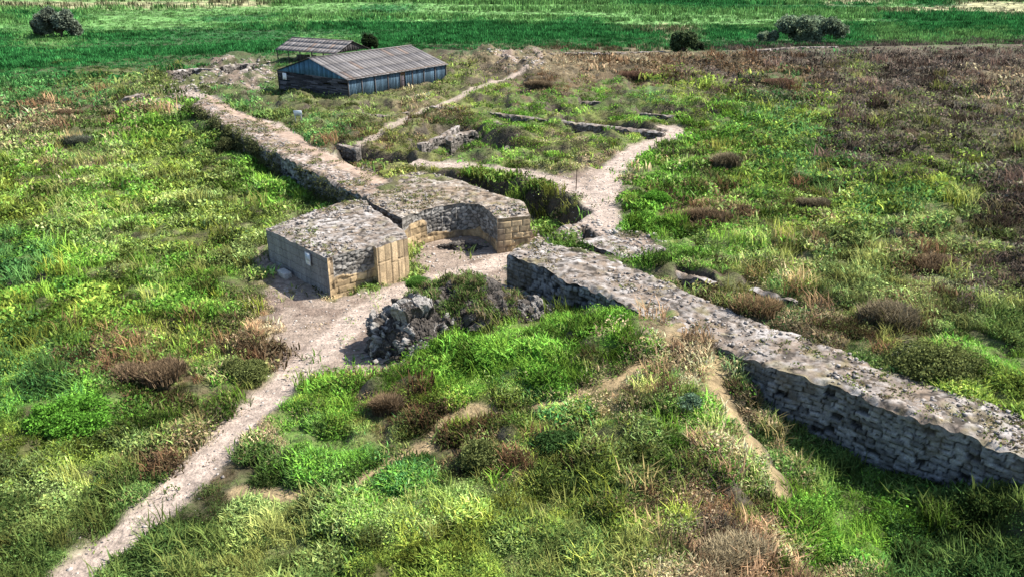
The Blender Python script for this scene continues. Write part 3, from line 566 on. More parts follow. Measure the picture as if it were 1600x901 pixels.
# ------------------------------------------------------------ sheds
def frame_from(pa, pb, pc, z):
    """corner pb with pa (gable side) and pc (long side) -> right-angled frame and lengths"""
    a, b, c = [np.array(at(*p, z), float) for p in (pa, pb, pc)]
    tl = math.atan2(*(c - b)[::-1]); tg = math.atan2(*(a - b)[::-1]); e = ((tg - tl) % (2 * math.pi) - math.pi / 2) / 2
    tl += e; ul = np.array([math.cos(tl), math.sin(tl)]); ug = np.array([-ul[1], ul[0]])
    def fit(u, px):
        L = np.linspace(3, 60, 2000); q = b[None] + u[None] * L[:, None]; return float(L[np.argmin(np.abs(pix(q[:, 0], q[:, 1], z)[0] - px))])
    return b, ul, ug, fit(ul, pc[0]), fit(ug, pa[0])
def shed(name, label, pa, pb, pc, zg, zeave, zr, open_=False):
    b, ul, ug, L, Wd = frame_from(pa, pb, pc, zeave); ang = math.atan2(ul[1], ul[0])
    root = thing(name, (float(b[0]), float(b[1]), zg), label, 'shed'); root.rotation_euler = (0, 0, ang)
    he, hr = zeave - zg, zr - zg
    print(name, 'L', L, 'W', Wd, 'at', b)
    OV = .35
    wood_b = (.075, .125, .17)
    slope = math.atan2(hr - he, Wd / 2); rl = (Wd / 2 + OV) / math.cos(slope)
    # roof: two slopes of overlapping sheets, with per-sheet tone
    for sgn in (1, -1):
        Lx = []; Cx = []
        nrow, ncol = 3, int(L / .8); tone = .82 + .3 * rng.random(ncol); cw = (L + 2 * OV) / ncol
        ax = np.array([[1, 0, 0], [0, math.cos(slope), sgn * math.sin(slope)], [0, -sgn * math.sin(slope), math.cos(slope)]])
        for i in range(ncol):
            for j in range(nrow):
                s = (j + .5) / nrow * rl; yy = Wd / 2 - sgn * (s * math.cos(slope)); zz = hr - s * math.sin(slope) + .05 - j * .02 + rng.random() * .006
                Lx.append(((-OV + (i + .5) * cw, yy, zz), (cw * .97, rl / nrow * 1.03, .03), ax)); Cx.append(np.array([.14, .13, .126]) * tone[i] * (.8 + .4 * rng.random()) * (np.array([1.1, .92, .8]) if rng.random() < .06 else 1))
        V, F = boxes(Lx); mesh_np('roof', V, F, np.repeat(np.array(Cx), 8, 0), M_wood, root, smooth=False)
    boxobj('ridge_cap', [((L / 2, Wd / 2, hr + .1), (L + .8, .35, .05), 0.)], (.2, .18, .17), M_wood, root)
    posts = []
    if not open_:
        # vertical planks on both long sides, gap for the door
        for side, yy in ((0, 0.), (1, Wd)):
            Lx = []; x = .05
            while x < L - .1:
                w = .22 + .1 * rng.random()
                if not (side == 0 and L * .50 < x < L * .545): Lx.append(((x + w / 2, yy, he / 2 + .22 + rng.random() * .06), (w - .03, .04 + .02 * rng.random(), he - .5 + rng.random() * .15), 0.))
                x += w
            V, F = boxes(Lx); C = np.repeat(np.array(wood_b)[None] * (.45 + .75 * rng.random((len(Lx), 1))), 8, 0)
            mesh_np('plank_wall', V, F, C, M_wood, root, smooth=False)
        for xx in (0., L):
            Lx = []; y = .0                                     # blue boarded gable
            while y < Wd - .05:
                w = .3 + .12 * rng.random(); w = min(w, Wd - y); m_ = y + w / 2; h = (hr - he) * (1 - abs(m_ - Wd / 2) / (Wd / 2))
                Lx.append(((xx, m_, he + h / 2 - .1), (.05, w - .03, max(.05, h - .04) + .1), 0.)); y += w
            V, F = boxes(Lx); C = np.repeat(np.array([.075, .17, .27])[None] * (.5 + .7 * rng.random((len(Lx), 1))), 8, 0)
            mesh_np('gable_boards', V, F, C, M_wood, root, smooth=False)
            Lx = []; z = .25                                    # dark weathered horizontal boards with gaps
            while z < he - .2:
                h = .18; y = .1
                while y < Wd - .2:
                    w = 1.0 + 1.6 * rng.random(); w = min(w, Wd - .1 - y)
                    if rng.random() > .06: Lx.append(((xx, y + w / 2, z + h / 2), (.04 + .02 * rng.random(), w - .03, h - .03), 0.))
                    y += w
                z += h
            V, F = boxes(Lx); C = np.repeat(np.array([.075, .075, .085])[None] * (.4 + 1.4 * rng.random((len(Lx), 1)) ** 2), 8, 0)
            mesh_np('board_wall', V, F, C, M_wood, root, smooth=False)
        boxobj('door', [((L * .522, -.03, he * .42), (L * .035, .05, he * .75), 0.), ((L * .522, -.07, he * .55), (L * .03, .03, .1), 0.)], (.06, .05, .055), M_wood, root)
        boxobj('door_lintel', [((L * .522, -.05, he * .87), (L * .05, .06, .14), 0.)], (.12, .04, .03), M_wood, root)
        boxobj('skirting', [((L / 2, .12, .05), (L, .06, .5), 0.), ((L / 2, Wd - .12, .05), (L, .06, .5), 0.), ((.1, Wd / 2, .05), (.06, Wd - .2, .5), 0.)], (.04, .035, .035), M_wood, root)
        # inside floor slab keeps the sky from showing through the gaps
    npst = 9 if not open_ else 6
    for i in range(npst):
        for yy in (-.06, Wd + .06):
            boxobj('post', [((L * i / (npst - 1), yy, he / 2 - .25), (.14, .12, he + .5), 0.)], (.075, .065, .06), M_wood, root)
    boxobj('eave_beam', [((L / 2, -.06, he + .0), (L + .3, .1, .16), 0.)], (.12, .09, .07), M_wood, root)
    boxobj('eave_beam', [((L / 2, Wd + .06, he + .0), (L + .3, .1, .16), 0.)], (.12, .09, .07), M_wood, root)
    if open_:
        for xx in (0., L):
            for sgn in (1, -1):
                s = rl * .5; ax = np.array([[1, 0, 0], [0, math.cos(slope), sgn * math.sin(slope)], [0, -sgn * math.sin(slope), math.cos(slope)]])
                boxobj('rafter', [((xx, Wd / 2 - sgn * Wd / 4, (hr + he) / 2 - .08), (.1, rl * .95, .14), ax)], (.05, .04, .035), M_wood, root)
            Lx = [((xx, Wd * (k + .5) / 14, he + (hr - he) * (1 - abs((k + .5) / 14 - .5) * 2) / 2), (.04, Wd / 14 - .02, (hr - he) * (1 - abs((k + .5) / 14 - .5) * 2) + .02), 0.) for k in range(14)]
            boxobj('gable_boards', Lx, (.05, .045, .045), M_wood, root, jit=.4)
        Lx = [((L * (k + .5) / 18, Wd * .55, .5 + .2 * rng.random()), (L / 18 - .1, .5, 1.0), 0.) for k in range(18) if rng.random() > .25]
        for q in Lx: boxobj('low_boarding', [q], (.10, .09, .07), M_wood, root)
    return root, b, ul, ug, L, Wd
sh1 = shed('wooden_shed', 'long blue plank shed with grey sheet roof over the dig', (434,113), (543,124), (696,104), 2.2, 5.4, 7.7)
x, y, z = on(440, 96)
sh2 = shed('open_shed', 'smaller open-sided shed with pale grey roof, on posts behind the blue shed', (486,69), (433,77), (524,85), 2.3, 4.9, 6.6, True)

# ------------------------------------------------------------ small items
# white notice on the tower's plastered face
a, b = np.array(tower[0]), np.array(tower[1]); t = (b - a) / np.hypot(*(b - a)); n_ = np.array([t[1], -t[0]]); 
c = a + (b - a) * .72; 
if n_ @ np.array([0, -1]) < 0: n_ = -n_
rt = thing('notice_board', (float(c[0] + n_[0] * .12), float(c[1] + n_[1] * .12), 2.2), 'white weathered notice board hung on the shaded side of the gate tower', 'notice board'); rt.rotation_euler = (0, 0, math.atan2(t[1], t[0]))
boxobj('panel', [((0, 0, 0), (.62, .03, .85), 0.)], (.75, .77, .8), M_wood, rt)
boxobj('faded_print', [((0, -.018, .08), (.5, .006, .5), 0.)], (.45, .5, .56), M_wood, rt)
boxobj('board_frame', [((0, -.01, .44), (.68, .05, .04), 0.), ((0, -.01, -.44), (.68, .05, .04), 0.), ((.33, -.01, 0), (.04, .05, .92), 0.), ((-.33, -.01, 0), (.04, .05, .92), 0.)], (.3, .32, .35), M_wood, rt)
# stone block on the ground against the tower
c = a + (b - a) * .38 + n_ * .55
o = boxobj('stone_slab', [((0, 0, 0), (1.1, .6, .45), 0.)], (.4, .38, .35), M_stone); o.location = (float(c[0]), float(c[1]), .35); o.rotation_euler = (.06, .05, math.atan2(t[1], t[0]))
md = o.modifiers.new('bevel', 'BEVEL'); md.width = .05; md.segments = 2
tag(o, 'pale squared stone slab lying in the shade of the gate tower', 'stone slab')
# white sheet on the shed gable
b1, ul, ug, L1, W1 = sh1[1:]; p = b1 - ul * .06 + ug * W1 * .90
o = boxobj('poster', [((0, 0, 0), (.03, .9, 1.0), 0.)], (.75, .77, .8), M_wood); o.location = (float(p[0]), float(p[1]), 4.6); o.rotation_euler = (0, 0, math.atan2(ul[1], ul[0]))
tag(o, 'white square sheet fixed to the end of the blue shed', 'sign')
# information sign by the path
x, y, z = on(467, 192, 2.7); rt = thing('information_sign', (float(x), float(y), float(z)), 'small pale information sign on two posts beside the wall-top path', 'sign')
boxobj('post', [((-.35, 0, .6), (.08, .08, 1.3), 0.)], (.45, .45, .45), M_wood, rt); boxobj('post', [((.35, 0, .6), (.08, .08, 1.3), 0.)], (.45, .45, .45), M_wood, rt)
boxobj('panel', [((0, -.06, 1.15), (1.0, .05, .75), np.array([[1, 0, 0], [0, .9, .43], [0, -.43, .9]]))], (.55, .62, .68), M_wood, rt)
# pole at the path fork
x, y, z = on(900, 298, 2.7); rt = thing('wooden_pole', (float(x), float(y), float(z)), 'thin dark upright pole at the fork of the earth paths', 'pole')
V = []; nu = 10
for k, (zz, r) in enumerate(((-.3, .05), (0, .045), (1.0, .04), (1.95, .03), (2.0, .01))):
    for q in range(nu): an = 2 * math.pi * q / nu; V.append((r * math.cos(an) + .03 * zz * .5, r * math.sin(an), zz))
F = [[k * nu + q, k * nu + (q + 1) % nu, (k + 1) * nu + (q + 1) % nu, (k + 1) * nu + q] for k in range(4) for q in range(nu)]
mesh_np('shaft', np.array(V), np.array(F), (.09, .06, .045), M_wood, rt); boxobj('crosspiece', [((.05, -.03, 1.75), (.22, .03, .05), 0.)], (.09, .06, .045), M_wood, rt)

# ------------------------------------------------------------ loose stones (uncountable)
def stones(name, label, X, Y, Z, S, C):
    n = len(X); q = np.array([[x, y, z] for x in (-.5, .5) for y in (-.5, .5) for z in (-.5, .5)])
    f = np.array([[0, 1, 3, 2], [4, 6, 7, 5], [0, 4, 5, 1], [2, 3, 7, 6], [0, 2, 6, 4], [1, 5, 7, 3]])
    v = q[None] * (.7 + .6 * rng.random((n, 8, 3))) * S[:, None, None] * np.array([1.2, 1, .6]); an = rng.random(n) * 6.28
    ca, sa = np.cos(an)[:, None], np.sin(an)[:, None]; v = np.stack([v[..., 0] * ca - v[..., 1] * sa, v[..., 0] * sa + v[..., 1] * ca, v[..., 2]], -1) + np.stack([X, Y, Z], 1)[:, None]
    o = mesh_np(name, v.reshape(-1, 3), (f[None] + 8 * np.arange(n)[:, None, None]).reshape(-1, 4), np.repeat(C, 8, 0), M_stone, smooth=False)
    return tag(o, label, 'stones', kind='stuff')
SX, SY, SS = [], [], []
for P_, n_s, sz in ((BARE[1][0], 900, .1), (BARE[2][0], 900, .2), (BARE[3][0], 1200, .13), (BARE[4][0], 600, .1), (BARE[5][0], 500, .25), (BARE[6][0], 1500, .3), (BARE[7][0], 700, .3)):
    P_ = np.array(P_); lo_, hi_ = P_.min(0) - .5, P_.max(0) + .5; X = lo_[0] + rng.random(n_s) * (hi_[0] - lo_[0]); Y = lo_[1] + rng.random(n_s) * (hi_[1] - lo_[1]); k = sdf(X, Y, P_.tolist()) > -.4
    SX.append(X[k]); SY.append(Y[k]); SS.append(sz * (.4 + 1.2 * rng.random(k.sum()) ** 3))
for i, (pl, hw, k_) in enumerate(PATHS[:4]):
    pl = np.array(pl); 
    for (p, q) in zip(pl[:-1], pl[1:]):
        m = int(np.hypot(*(q - p)) * 10); tt = rng.random(m)[:, None]; c = p + (q - p) * tt; c = c + (rng.random((m, 2)) - .5) * hw * 4
        SX.append(c[:, 0]); SY.append(c[:, 1]); SS.append(.08 * (.4 + rng.random(m) ** 3 * 1.4))
SX, SY, SS = map(np.concatenate, (SX, SY, SS))
inb = np.zeros(len(SX), bool)
for bl in BLOCKS: inb |= sdf(SX, SY, bl) > -.05
k = ~inb; SX, SY, SS = SX[k], SY[k], SS[k]
stones('loose_stones', 'pale loose stones strewn over the trodden earth', SX, SY, hz(SX, SY), SS, np.array([.36, .32, .28])[None] * (.5 + .8 * rng.random((len(SX), 1))))

TX, TY, TZ = [], [], []
for bi, bl in enumerate(BLOCKS[:5]):
    b_ = np.array(bl); lo_, hi_ = b_.min(0), b_.max(0); n = int((hi_ - lo_).prod() * 13); q = lo_ + rng.random((n, 2)) * (hi_ - lo_)
    k = (sdf(q[:, 0], q[:, 1], bl) > .1) & (rng.random(n) < .05 + sstep(.42, .6, fbm(q[:, 0], q[:, 1], 1.8, 3, 121))); k &= ldist(q[:, 0], q[:, 1], PATHS[1][0]) > .8; q = q[k]; TX.append(q[:, 0]); TY.append(q[:, 1]); TZ.append(se_top(q[:, 0], q[:, 1]) + .04 if bi > 2 else np.full(len(q), ZT + .05))
TX, TY, TZ = map(np.concatenate, (TX, TY, TZ)); tr_ = rng.random((len(TX), 1))
stones('wall_top_rubble', 'broken stones strewn over the wall tops', TX, TY, TZ, .05 + .15 * rng.random(len(TX)) ** 3, np.array([.30, .27, .24])[None] * (.45 + .7 * tr_))

# ------------------------------------------------------------ plants
def blades(P, S, C, n, wid, hgt, spread=.45, lean=.55, cj=.35, sub=None):
    """tufts of blades: P (m,3) positions, S size, C colour -> V,F,C"""
    m = len(P); N = m * n; an = rng.random(N) * 6.283; s = np.repeat(S, n); rt = np.repeat(P, n, 0)
    rr = np.sqrt(rng.random(N)) * spread * s; ra = rng.random(N) * 6.283
    root = rt + np.stack([np.cos(ra) * rr, np.sin(ra) * rr, -.04 * s], 1)
    h = hgt * s * (.6 + .48 * rng.random(N)); le = lean * (.15 + rng.random(N)) * h
    d = np.stack([np.cos(an), np.sin(an)], 1); sd = np.stack([-d[:, 1], d[:, 0]], 1) * (wid * s * (.6 + .8 * rng.random(N)))[:, None] / 2
    tip = root + np.stack([d[:, 0] * le, d[:, 1] * le, h], 1)
    midp = root + np.stack([d[:, 0] * le * .3, d[:, 1] * le * .3, h * .6], 1)
    z0 = np.zeros((N, 1)); S3 = np.concatenate([sd, z0], 1)
    V = np.stack([root - S3 * .7, root + S3 * .7, midp + S3, midp - S3, tip], 1).reshape(-1, 3)
    b = 5 * np.arange(N)[:, None]
    c = np.repeat(C, n, 0) * (1 + cj * (rng.random((N, 1)) * 2 - 1))
    return V, [b + np.array([[0, 1, 2, 3]]), b + np.array([[3, 2, 4]])], np.repeat(c, 5, 0)
def leaves(P, S, C, n, size, hgt=.6, spread=.5, cj=.4, flat=0):
    m = len(P); N = m * n; s = np.repeat(S, n)
    u = rng.normal(size=(N, 3)); u /= np.linalg.norm(u, axis=1)[:, None]; u[:, 2] = np.abs(u[:, 2]); r = (.35 + .65 * rng.random(N) ** .5)[:, None]
    c = np.repeat(P, n, 0) + u * r * np.stack([s * spread, s * spread, s * hgt], 1)
    a = rng.normal(size=(N, 3)); a[:, 2] *= .6; a /= np.linalg.norm(a, axis=1)[:, None]; b = np.cross(a, rng.normal(size=(N, 3))); b /= np.linalg.norm(b, axis=1)[:, None]
    L = (size * s * (.6 + .9 * rng.random(N)))[:, None]
    V = np.stack([c - a * L * .5, c + b * L * .32, c + a * L * .5, c - b * L * .32], 1).reshape(-1, 3)
    cc = np.repeat(C, n, 0) * (1 + cj * (rng.random((N, 1)) * 2 - 1))
    return V, [4 * np.arange(N)[:, None] + np.array([[0, 1, 2, 3]])], np.repeat(cc, 4, 0)
def join(parts):
    V = []; Fq = []; Ft = []; C = []; o = 0
    for v, fs, c in parts:
        V.append(v); C.append(c)
        for f in fs: (Fq if f.shape[1] == 4 else Ft).append(f + o)
        o += len(v)
    F = []
    if Fq: F.append(np.concatenate(Fq))
    if Ft: F.append(np.concatenate(Ft))
    return np.concatenate(V), F, np.concatenate(C)

def scatter(n, box, seed=0):
    """random points, evenly spread over the view box, dropped on the terrain"""
    px = box[0] + rng.random(n) * (box[2] - box[0]); py = box[1] + rng.random(n) * (box[3] - box[1])
    z = np.full(n, 1.2)
    for _ in range(10):
        x, y = at(px, py, z); z = .5 * z + .5 * hz(x, y)
    # scramble by a few decimetres so nothing follows the view rays
    s = np.hypot(x, y) * .012; x = x + (rng.random(n) - .5) * s * 2; y = y + (rng.random(n) - .5) * s * 4
    return x, y
def keep_off(x, y, marg=.1):
    k = np.ones(len(x), bool)
    for bl in BLOCKS: k &= sdf(x, y, bl) < -marg
    b, ul, ug, L, Wd = sh1[1:]
    for (b, ul, ug, L, Wd) in (sh1[1:], sh2[1:]):
        u = (x - b[0]) * ul[0] + (y - b[1]) * ul[1]; v = (x - b[0]) * ug[0] + (y - b[1]) * ug[1]
        k &= ~((u > -.3) & (u < L + .3) & (v > -.2) & (v < Wd + .2))
    return k
# near and middle distance
x, y = scatter(230000, (-120, 60, 1720, 1010))
xw = rng.random(30000) * 84 - 42; yw = 18 + rng.random(30000) * 85; x = np.concatenate([x, xw]); y = np.concatenate([y, yw])
gap = fbm(x, y, 1.2, 3, 140)
k = keep_off(x, y) & (rng.random(len(x)) < sstep(.55, 1, veg(x, y)) * (.25 + .75 * sstep(.36, .5, gap)) + .008) & (y < 215); x, y = x[k], y[k]; z = hz(x, y)
slope = np.hypot(hz(x + .3, y) - hz(x - .3, y), hz(x, y + .3) - hz(x, y - .3)) / .6
k = rng.random(len(x)) > .92 * sstep(.45, .9, slope); x, y, z = x[k], y[k], z[k]
dist = np.sqrt(x * x + y * y + (CAM_H - z) ** 2); sc = np.clip(dist / 40, .75, 4.5) ** .66
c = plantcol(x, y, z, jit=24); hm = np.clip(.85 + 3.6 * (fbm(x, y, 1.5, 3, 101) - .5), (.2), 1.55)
low = sdf(x, y, DIG) > 0; hm = np.where(low, hm * .62, hm)
reedzone = (z < .9) & (y > 155)
P = np.stack([x, y, z], 1); c = np.clip(c * (1 + .7 * (rng.random((len(x), 1)) - .5)), .003, .6); c[:, 0] *= 1 + .3 * (rng.random(len(x)) - .5)
kind = rng.random(len(x)); lf = (kind < .55) & ~reedzone
g = ~lf & ~reedzone
near = dist < 58
parts = []
for sel, n_b, w_b in ((g & near, 15, .045), (g & ~near, 10, .06)):
    parts.append(blades(P[sel], (sc * hm)[sel], c[sel], n_b, w_b, .33, spread=.55, lean=1.0, cj=.5))
V, F, C = join(parts); o = mesh_np('grass', V, F, C, M_leaf, smooth=False); tag(o, 'mixed green and straw coloured wild grass', 'grass', kind='stuff')
parts = [leaves(P[lf & near], (sc * hm)[lf & near], c[lf & near], 22, .095, .3, .5), leaves(P[lf & ~near], (sc * hm)[lf & ~near], c[lf & ~near], 14, .13, .3, .52)]
V, F, C = join(parts); o = mesh_np('weeds', V, F, C, M_leaf, smooth=False); tag(o, 'low leafy weeds growing among the grass', 'weeds', kind='stuff')
# scrubby clumps in between
x, y = scatter(16000, (-120, 70, 1720, 1010)); k = keep_off(x, y) & (veg(x, y) > .97) & (y < 200) & (fbm(x, y, 6, 3, 150) > .42 + .12 * (sdf(x, y, DIG) > 0)); x, y = x[k], y[k]; z = hz(x, y)
k = ~((z < .9) & (y > 155)); x, y, z = x[k], y[k], z[k]
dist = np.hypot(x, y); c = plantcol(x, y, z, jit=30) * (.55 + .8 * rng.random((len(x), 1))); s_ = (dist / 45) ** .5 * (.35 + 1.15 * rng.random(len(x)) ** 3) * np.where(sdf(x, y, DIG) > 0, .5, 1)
dry = rng.random(len(x)) < .4
V, F, C = join([leaves(np.stack([x, y, z], 1)[~dry], s_[~dry], c[~dry], 80, .085, .62, .85), blades(np.stack([x, y, z], 1)[dry], s_[dry] * 1.2, c[dry] * np.array([1.15, .95, .9]), 46, .035, .7, spread=.5, lean=.9)])
o = mesh_np('scrub', V, F, C, M_leaf, smooth=False); tag(o, 'scrubby green and brown clumps over the grassland', 'scrub', kind='stuff')
x, y = scatter(8000, (200, 72, 1130, 350)); k = keep_off(x, y) & (veg(x, y) > .6) & ((sdf(x, y, DIG) > 0) | (sdf(x, y, RUINS[0]) > -2) | (sdf(x, y, PITS[0][0]) > -1.5)) & (fbm(x, y, 3, 3, 155) > .46); x, y = x[k], y[k]; z = hz(x, y)
cc = np.where(rng.random((len(x), 1)) < .5, np.array([[.06, .075, .03]]), np.array([[.12, .10, .06]])) * (.5 + rng.random((len(x), 1)))
V, F, C = join([leaves(np.stack([x, y, z], 1), .4 + .8 * rng.random(len(x)) ** 2, cc, 50, .14, .55, .9)])
o = mesh_np('dig_weeds', V, F, C, M_leaf, smooth=False); tag(o, 'dark olive weeds growing over the old dig', 'weeds', kind='stuff')
# reeds beyond the plateau
x, y = scatter(110000, (-120, -10, 1720, 150)); z = hz(x, y); k = (z < .9) & (y > 150) & (y < 700) & keep_off(x, y); x, y, z = x[k], y[k], z[k]
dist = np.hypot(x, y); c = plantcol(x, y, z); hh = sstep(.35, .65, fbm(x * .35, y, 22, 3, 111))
k = c[:, 0] < .16; x, y, z, c, dist, hh = x[k], y[k], z[k], c[k], dist[k], hh[k]
V, F, C = join([blades(np.stack([x, y, z], 1), (dist / 150) ** .8 * (.35 + .8 * hh), c * (1 + .6 * (rng.random((len(x), 1)) - .5)), 8, .13, .95, spread=.8, lean=.3)])
o = mesh_np('reeds', V, F, C, M_leaf, smooth=False); tag(o, 'wide green reed bed stretching to the horizon', 'reeds', kind='stuff')
# sparse plants on the wall tops
X = []; 
for bi, bl in enumerate(BLOCKS[:5]):
    b_ = np.array(bl); lo_, hi_ = b_.min(0), b_.max(0); n = int((hi_ - lo_).prod() * 5); q = lo_ + rng.random((n, 2)) * (hi_ - lo_)
    k = (sdf(q[:, 0], q[:, 1], bl) > .15) & (fbm(q[:, 0], q[:, 1], 2.2, 3, 120) > .56 - .16 * (q[:, 0] > 16)); X.append(np.column_stack([q[k], np.full(k.sum(), ZT + .05) if bi < 3 else se_top(q[k, 0], q[k, 1])]))
X = np.concatenate(X); cc = np.where(rng.random((len(X), 1)) < .55, np.array([[.12, .15, .04]]), np.array([[.2, .16, .09]])) * (.6 + .8 * rng.random((len(X), 1)))
V, F, C = join([leaves(X, .35 + .35 * rng.random(len(X)), cc, 14, .2, .25, .6)]); o = mesh_np('wall_top_weeds', V, F, C, M_leaf, smooth=False); tag(o, 'sparse low weeds growing in the rubble of the wall tops', 'weeds', kind='stuff')
k = (HEAPV[:, 2] > 1.0) & (np.abs(HEAPN[:, 2]) > .35) & (rng.random(len(HEAPV)) < .06) & (fbm(HEAPV[:, 0], HEAPV[:, 1], 1.3, 2, 160) > .44); X = HEAPV[k]
cc = np.where(rng.random((len(X), 1)) < .6, np.array([[.10, .16, .04]]), np.array([[.16, .13, .07]])) * (.5 + rng.random((len(X), 1)))
V, F, C = join([blades(X, .5 + .5 * rng.random(len(X)), cc, 14, .06, .4, lean=1.), leaves(X[::2], .3 + .4 * rng.random(len(X[::2])), cc[::2], 16, .12, .4, .6)]); o = mesh_np('heap_weeds', V, F, C, M_leaf, smooth=False); tag(o, 'green and brown weeds rooted on the masonry heap', 'weeds', kind='stuff')
# plants clothing the curtain wall's outer face
pl = np.array(W(nw_o, ZT)); X = []
for p, q in zip(pl[:-1], pl[1:]):
    m = int(np.hypot(*(q - p)) * 26); tt = rng.random((m, 1)); c_ = p + (q - p) * tt; zz = ZT - 2.9 * rng.random(m) ** .7; nn_ = np.array([(q - p)[1], -(q - p)[0]]); nn_ /= -np.hypot(*nn_) * np.sign(nn_[0])
    X.append(np.column_stack([c_ + nn_ * (.1 + (ZT - zz) * .15)[:, None], zz]))
X = np.concatenate(X); k = fbm(X[:, 1], X[:, 2], 2.5, 3, 130) > .42 - .3 * sstep(80, 95, X[:, 1]); X = X[k]
cc = np.array([[.09, .10, .04]]) * (.5 + 1. * rng.random((len(X), 1))) * np.array([1, 1, 1])
V, F, C = join([leaves(X, (.5 + .4 * rng.random(len(X))) * (1 + .9 * sstep(75, 95, X[:, 1])), cc, 20, .16, .5, .5)]); o = mesh_np('climbing_weeds', V, F, C, M_leaf, smooth=False); tag(o, 'olive weeds clothing the shaded side of the curtain wall', 'weeds', kind='stuff')

# individual shrubs
def shrub(px, py, w, h, colr, label, dry=False, name='shrub', z0=None, n=1500):
    x, y, z = on(px, py, 2.7 if py < 540 else 1)
    if z0 is not None: x, y = at(px, py, z0); z = z0
    m = n; u = rng.normal(size=(m, 3)); u /= np.linalg.norm(u, axis=1)[:, None]; u[:, 2] = np.abs(u[:, 2])
    lump = .7 + .6 * fbm(u[:, 0] * 2 + px, u[:, 1] * 2 + u[:, 2] * 3, .9, 2, int(px) % 97)
    lobe = (np.random.default_rng(int(px)).random((5, 3)) - .5) * np.array([w * .9, w * .6, h * .3]); lb = rng.integers(0, 5, m); szl = (.45 + .5 * np.random.default_rng(int(py)).random(5))[lb]
    p = lobe[lb] * np.array([1, 1, 0]) + szl[:, None] * u * (lump * (.45 + .55 * rng.random(m) ** .4))[:, None] * np.array([w / 2, w / 2 * .8, h])
    C = np.array(colr)[None] * (.55 + .9 * rng.random((m, 1)))
    if dry:
        b_ = blades(p * np.array([.6, .6, .25]), np.full(m, h * 1.1), C, 4, .05, .62, spread=.18, lean=.75)
    else: b_ = leaves(p, np.full(m, .28 + .05 * w), C, 11, .26, .6, .6)
    V, F, C = join([b_]); o = mesh_np(name, V, F, C, M_leaf, smooth=False); o.location = (float(x), float(y), float(z)); return tag(o, label, 'shrub', 'shrubs dotted over the grassland')
BR = (.17, .12, .07); GB = (.17, .14, .085); OL = (.12, .14, .045); ST = (.33, .27, .16); LG = (.10, .24, .03); DG = (.045, .09, .025); RB = (.15, .09, .06)
for a in [(1135,262,2.8,1.6,GB,'tall grey brown shrub right of the path bend',True),(1100,345,3.6,1.3,BR,'brown spreading shrub in grass right of the path fork',True),
          (1270,325,2.6,1.0,GB,'small round brown shrub in the middle of the right-hand grass',True),(1180,490,3.4,1.1,(.24,.165,.085),'orange brown dry clump against the thick wall top',True),
          (1470,425,4,1.2,BR,'reddish brown shrub in pale grass at the far right side',True),(1395,505,3.4,1.3,GB,'grey brown shrub above the thick wall',True),
          (1475,575,4.2,1.6,OL,'large olive shrub above the thick wall near the photo edge',False),(1000,122,7,1.6,RB,'long reddish shrub on the plateau behind the grass pits',True),
          (1220,135,6,1.4,RB,'dark reddish shrub patch in front of the big far tree',True),(845,140,4.5,1.3,(.19,.14,.085),'tan brown shrub beyond the plateau pits',True),
          (230,590,3.6,1.0,BR,'wide brown weed patch in the left meadow',True),(130,660,3.4,1.2,LG,'bright green leafy bush in the left meadow, left of the path',False),
          (750,715,2.4,1.0,OL,'olive rounded shrub below the bend of the small footpath',False),(612,640,1.8,1.0,BR,'brown dry shrub on the mound beside the earth path',True),
          (1140,880,3.0,.9,ST,'straw coloured grass clump at the bottom of the photo',True),(875,710,2.2,.9,DG,'dark green low shrub in the middle of the front mound',False),
          (655,445,2.0,.6,(.08,.17,.03),'green grass cap on top of the collapsed masonry',True,'grass_clump',1.9),(130,225,4.4,1.3,(.12,.13,.09),'grey green shrub far up the left meadow',True),
          (110,182,5,1.2,BR,'brown dry hedge-like clump at the left edge of the ruins',True),(1025,315,1.6,.8,LG,'bright green weed clump right of the earth path',False),
          (370,235,3.2,1.6,(.09,.10,.04),'dark olive shrub leaning on the overgrown wall',False),(1290,585,1.6,.5,OL,'low olive shrub growing on the thick wall edge',False),
          (1075,640,1.2,.6,(.12,.19,.11),'pale blue green thistle on the front mound',False),(375,590,1.8,.9,OL,'olive shrub at the left edge of the bare earth',False),
          (730,215,4,1.0,DG,'dark shrub filling the shallow plateau pit',False),(1420,560,1.4,.8,(.25,.27,.18),'pale silvery weed clump just above the thick wall',False)]:
    shrub(*a)

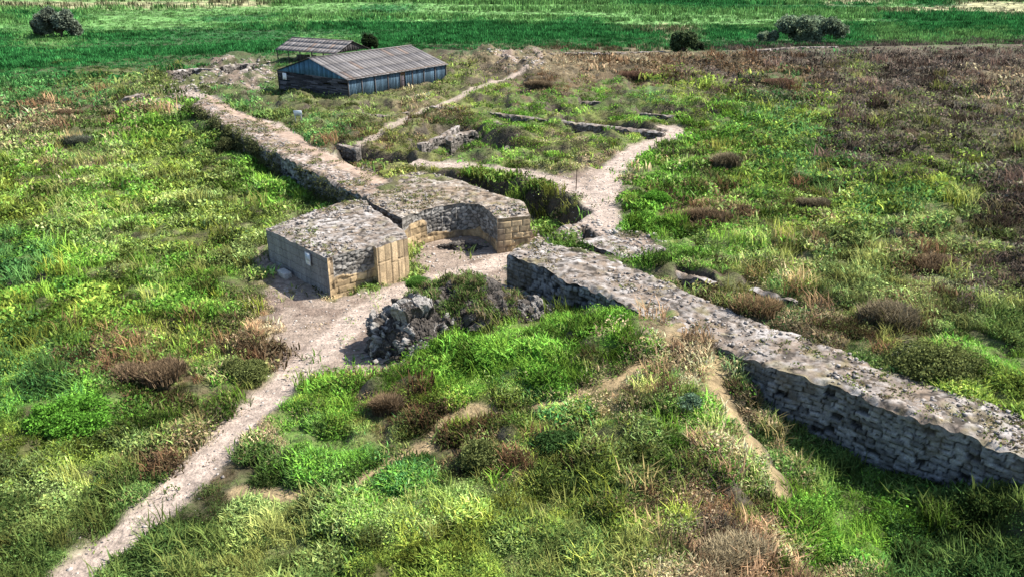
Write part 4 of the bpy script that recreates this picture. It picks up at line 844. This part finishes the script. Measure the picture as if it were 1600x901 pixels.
# ------------------------------------------------------------ far trees
def tree(px, py, w, h, colr, label, seed, name='bushy_tree', z0=-.2):
    global rng
    x, y = at(px, py, z0); root = thing(name, (float(x), float(y), z0), label, 'tree', 'trees standing beyond the ruins')
    r = np.random.default_rng(seed); V = []; F = []; q = 0
    def limb(p0, p1, r0, r1):
        nonlocal q
        p0 = np.array(p0, float); p1 = np.array(p1, float); n = 8
        for k in range(5):
            t = k / 4; c = p0 + (p1 - p0) * t + np.array([math.sin(t * 3 + seed), math.cos(t * 4 + seed), 0]) * .05 * h * t * (1 - t); rr = r0 + (r1 - r0) * t
            for j in range(n): an = 6.283 * j / n; V.append(c + np.array([rr * math.cos(an), rr * math.sin(an), 0]))
            if k:
                for j in range(n): F.append([q + (k - 1) * n + j, q + (k - 1) * n + (j + 1) % n, q + k * n + (j + 1) % n, q + k * n + j])
        q += 5 * n
    limb((0, 0, -.3), (0, 0, h * .3), .05 * h, .035 * h)
    ends = []
    for k in range(7):
        an = k * 2.4; e = np.array([math.cos(an) * w * .3, math.sin(an) * w * .25, h * (.55 + .25 * r.random())]); ends.append(e); limb((0, 0, h * .12), e, .03 * h, .01 * h)
    mesh_np('trunk', np.array(V), np.array(F), (.07, .055, .045), M_wood, root)
    lob = [(np.array([(r.random() - .5) * w * .85, (r.random() - .5) * w * .55, h * (.22 + .5 * r.random())]), (.12 + .2 * r.random())) for k in range(17)]
    P_ = []; C_ = []
    for c, s in lob:
        c = c.copy(); c[2] = min(c[2], h * (1.0 - .9 * (c[0] / (w * .62)) ** 2) - s * h * .4)
        m = 240; u = r.normal(size=(m, 3)); u /= np.linalg.norm(u, axis=1)[:, None]; p = c + u * (r.random(m) ** .35)[:, None] * np.array([s * w * .62, s * w * .55, s * h * 1.0]); P_.append(p); C_.append(np.array(colr)[None] * (.55 + .8 * r.random()) * (.8 + .4 * r.random((m, 1))))
    P_ = np.concatenate(P_); C_ = np.concatenate(C_); P_[:, 2] = np.maximum(P_[:, 2], .25)
    V2, F2, C2 = leaves(P_, np.full(len(P_), .12 * h), C_, 5, .6, .9, .9)
    mesh_np('crown', V2, F2, C2, M_leaf, root, smooth=False)
SG = (.20, .26, .16)
tree(1265, 73, 15, 8.0, SG, 'largest grey green bushy tree behind the far plateau edge', 1)
tree(1198, 72, 5.2, 4.0, SG, 'small round grey green bush left of the largest far tree', 2)
tree(1066, 86, 4.6, 5, (.08, .115, .05), 'dark upright bush at the far edge of the plateau', 3, z0=2.4)
tree(1089, 82, 2.6, 2.4, (.07, .10, .05), 'small dark bush right of the dark upright bush', 4, z0=2.4)
tree(97, 60, 9.5, 8, (.14, .17, .12), 'dark grey tree standing alone in the reeds on the left', 5)
tree(63, 58, 6, 5, (.12, .15, .10), 'low dark bush left of the lone tree in the reeds', 6)
tree(579, 78, 3, 3.6, (.03, .05, .02), 'dark little tree behind the roof of the blue shed', 7, z0=2)
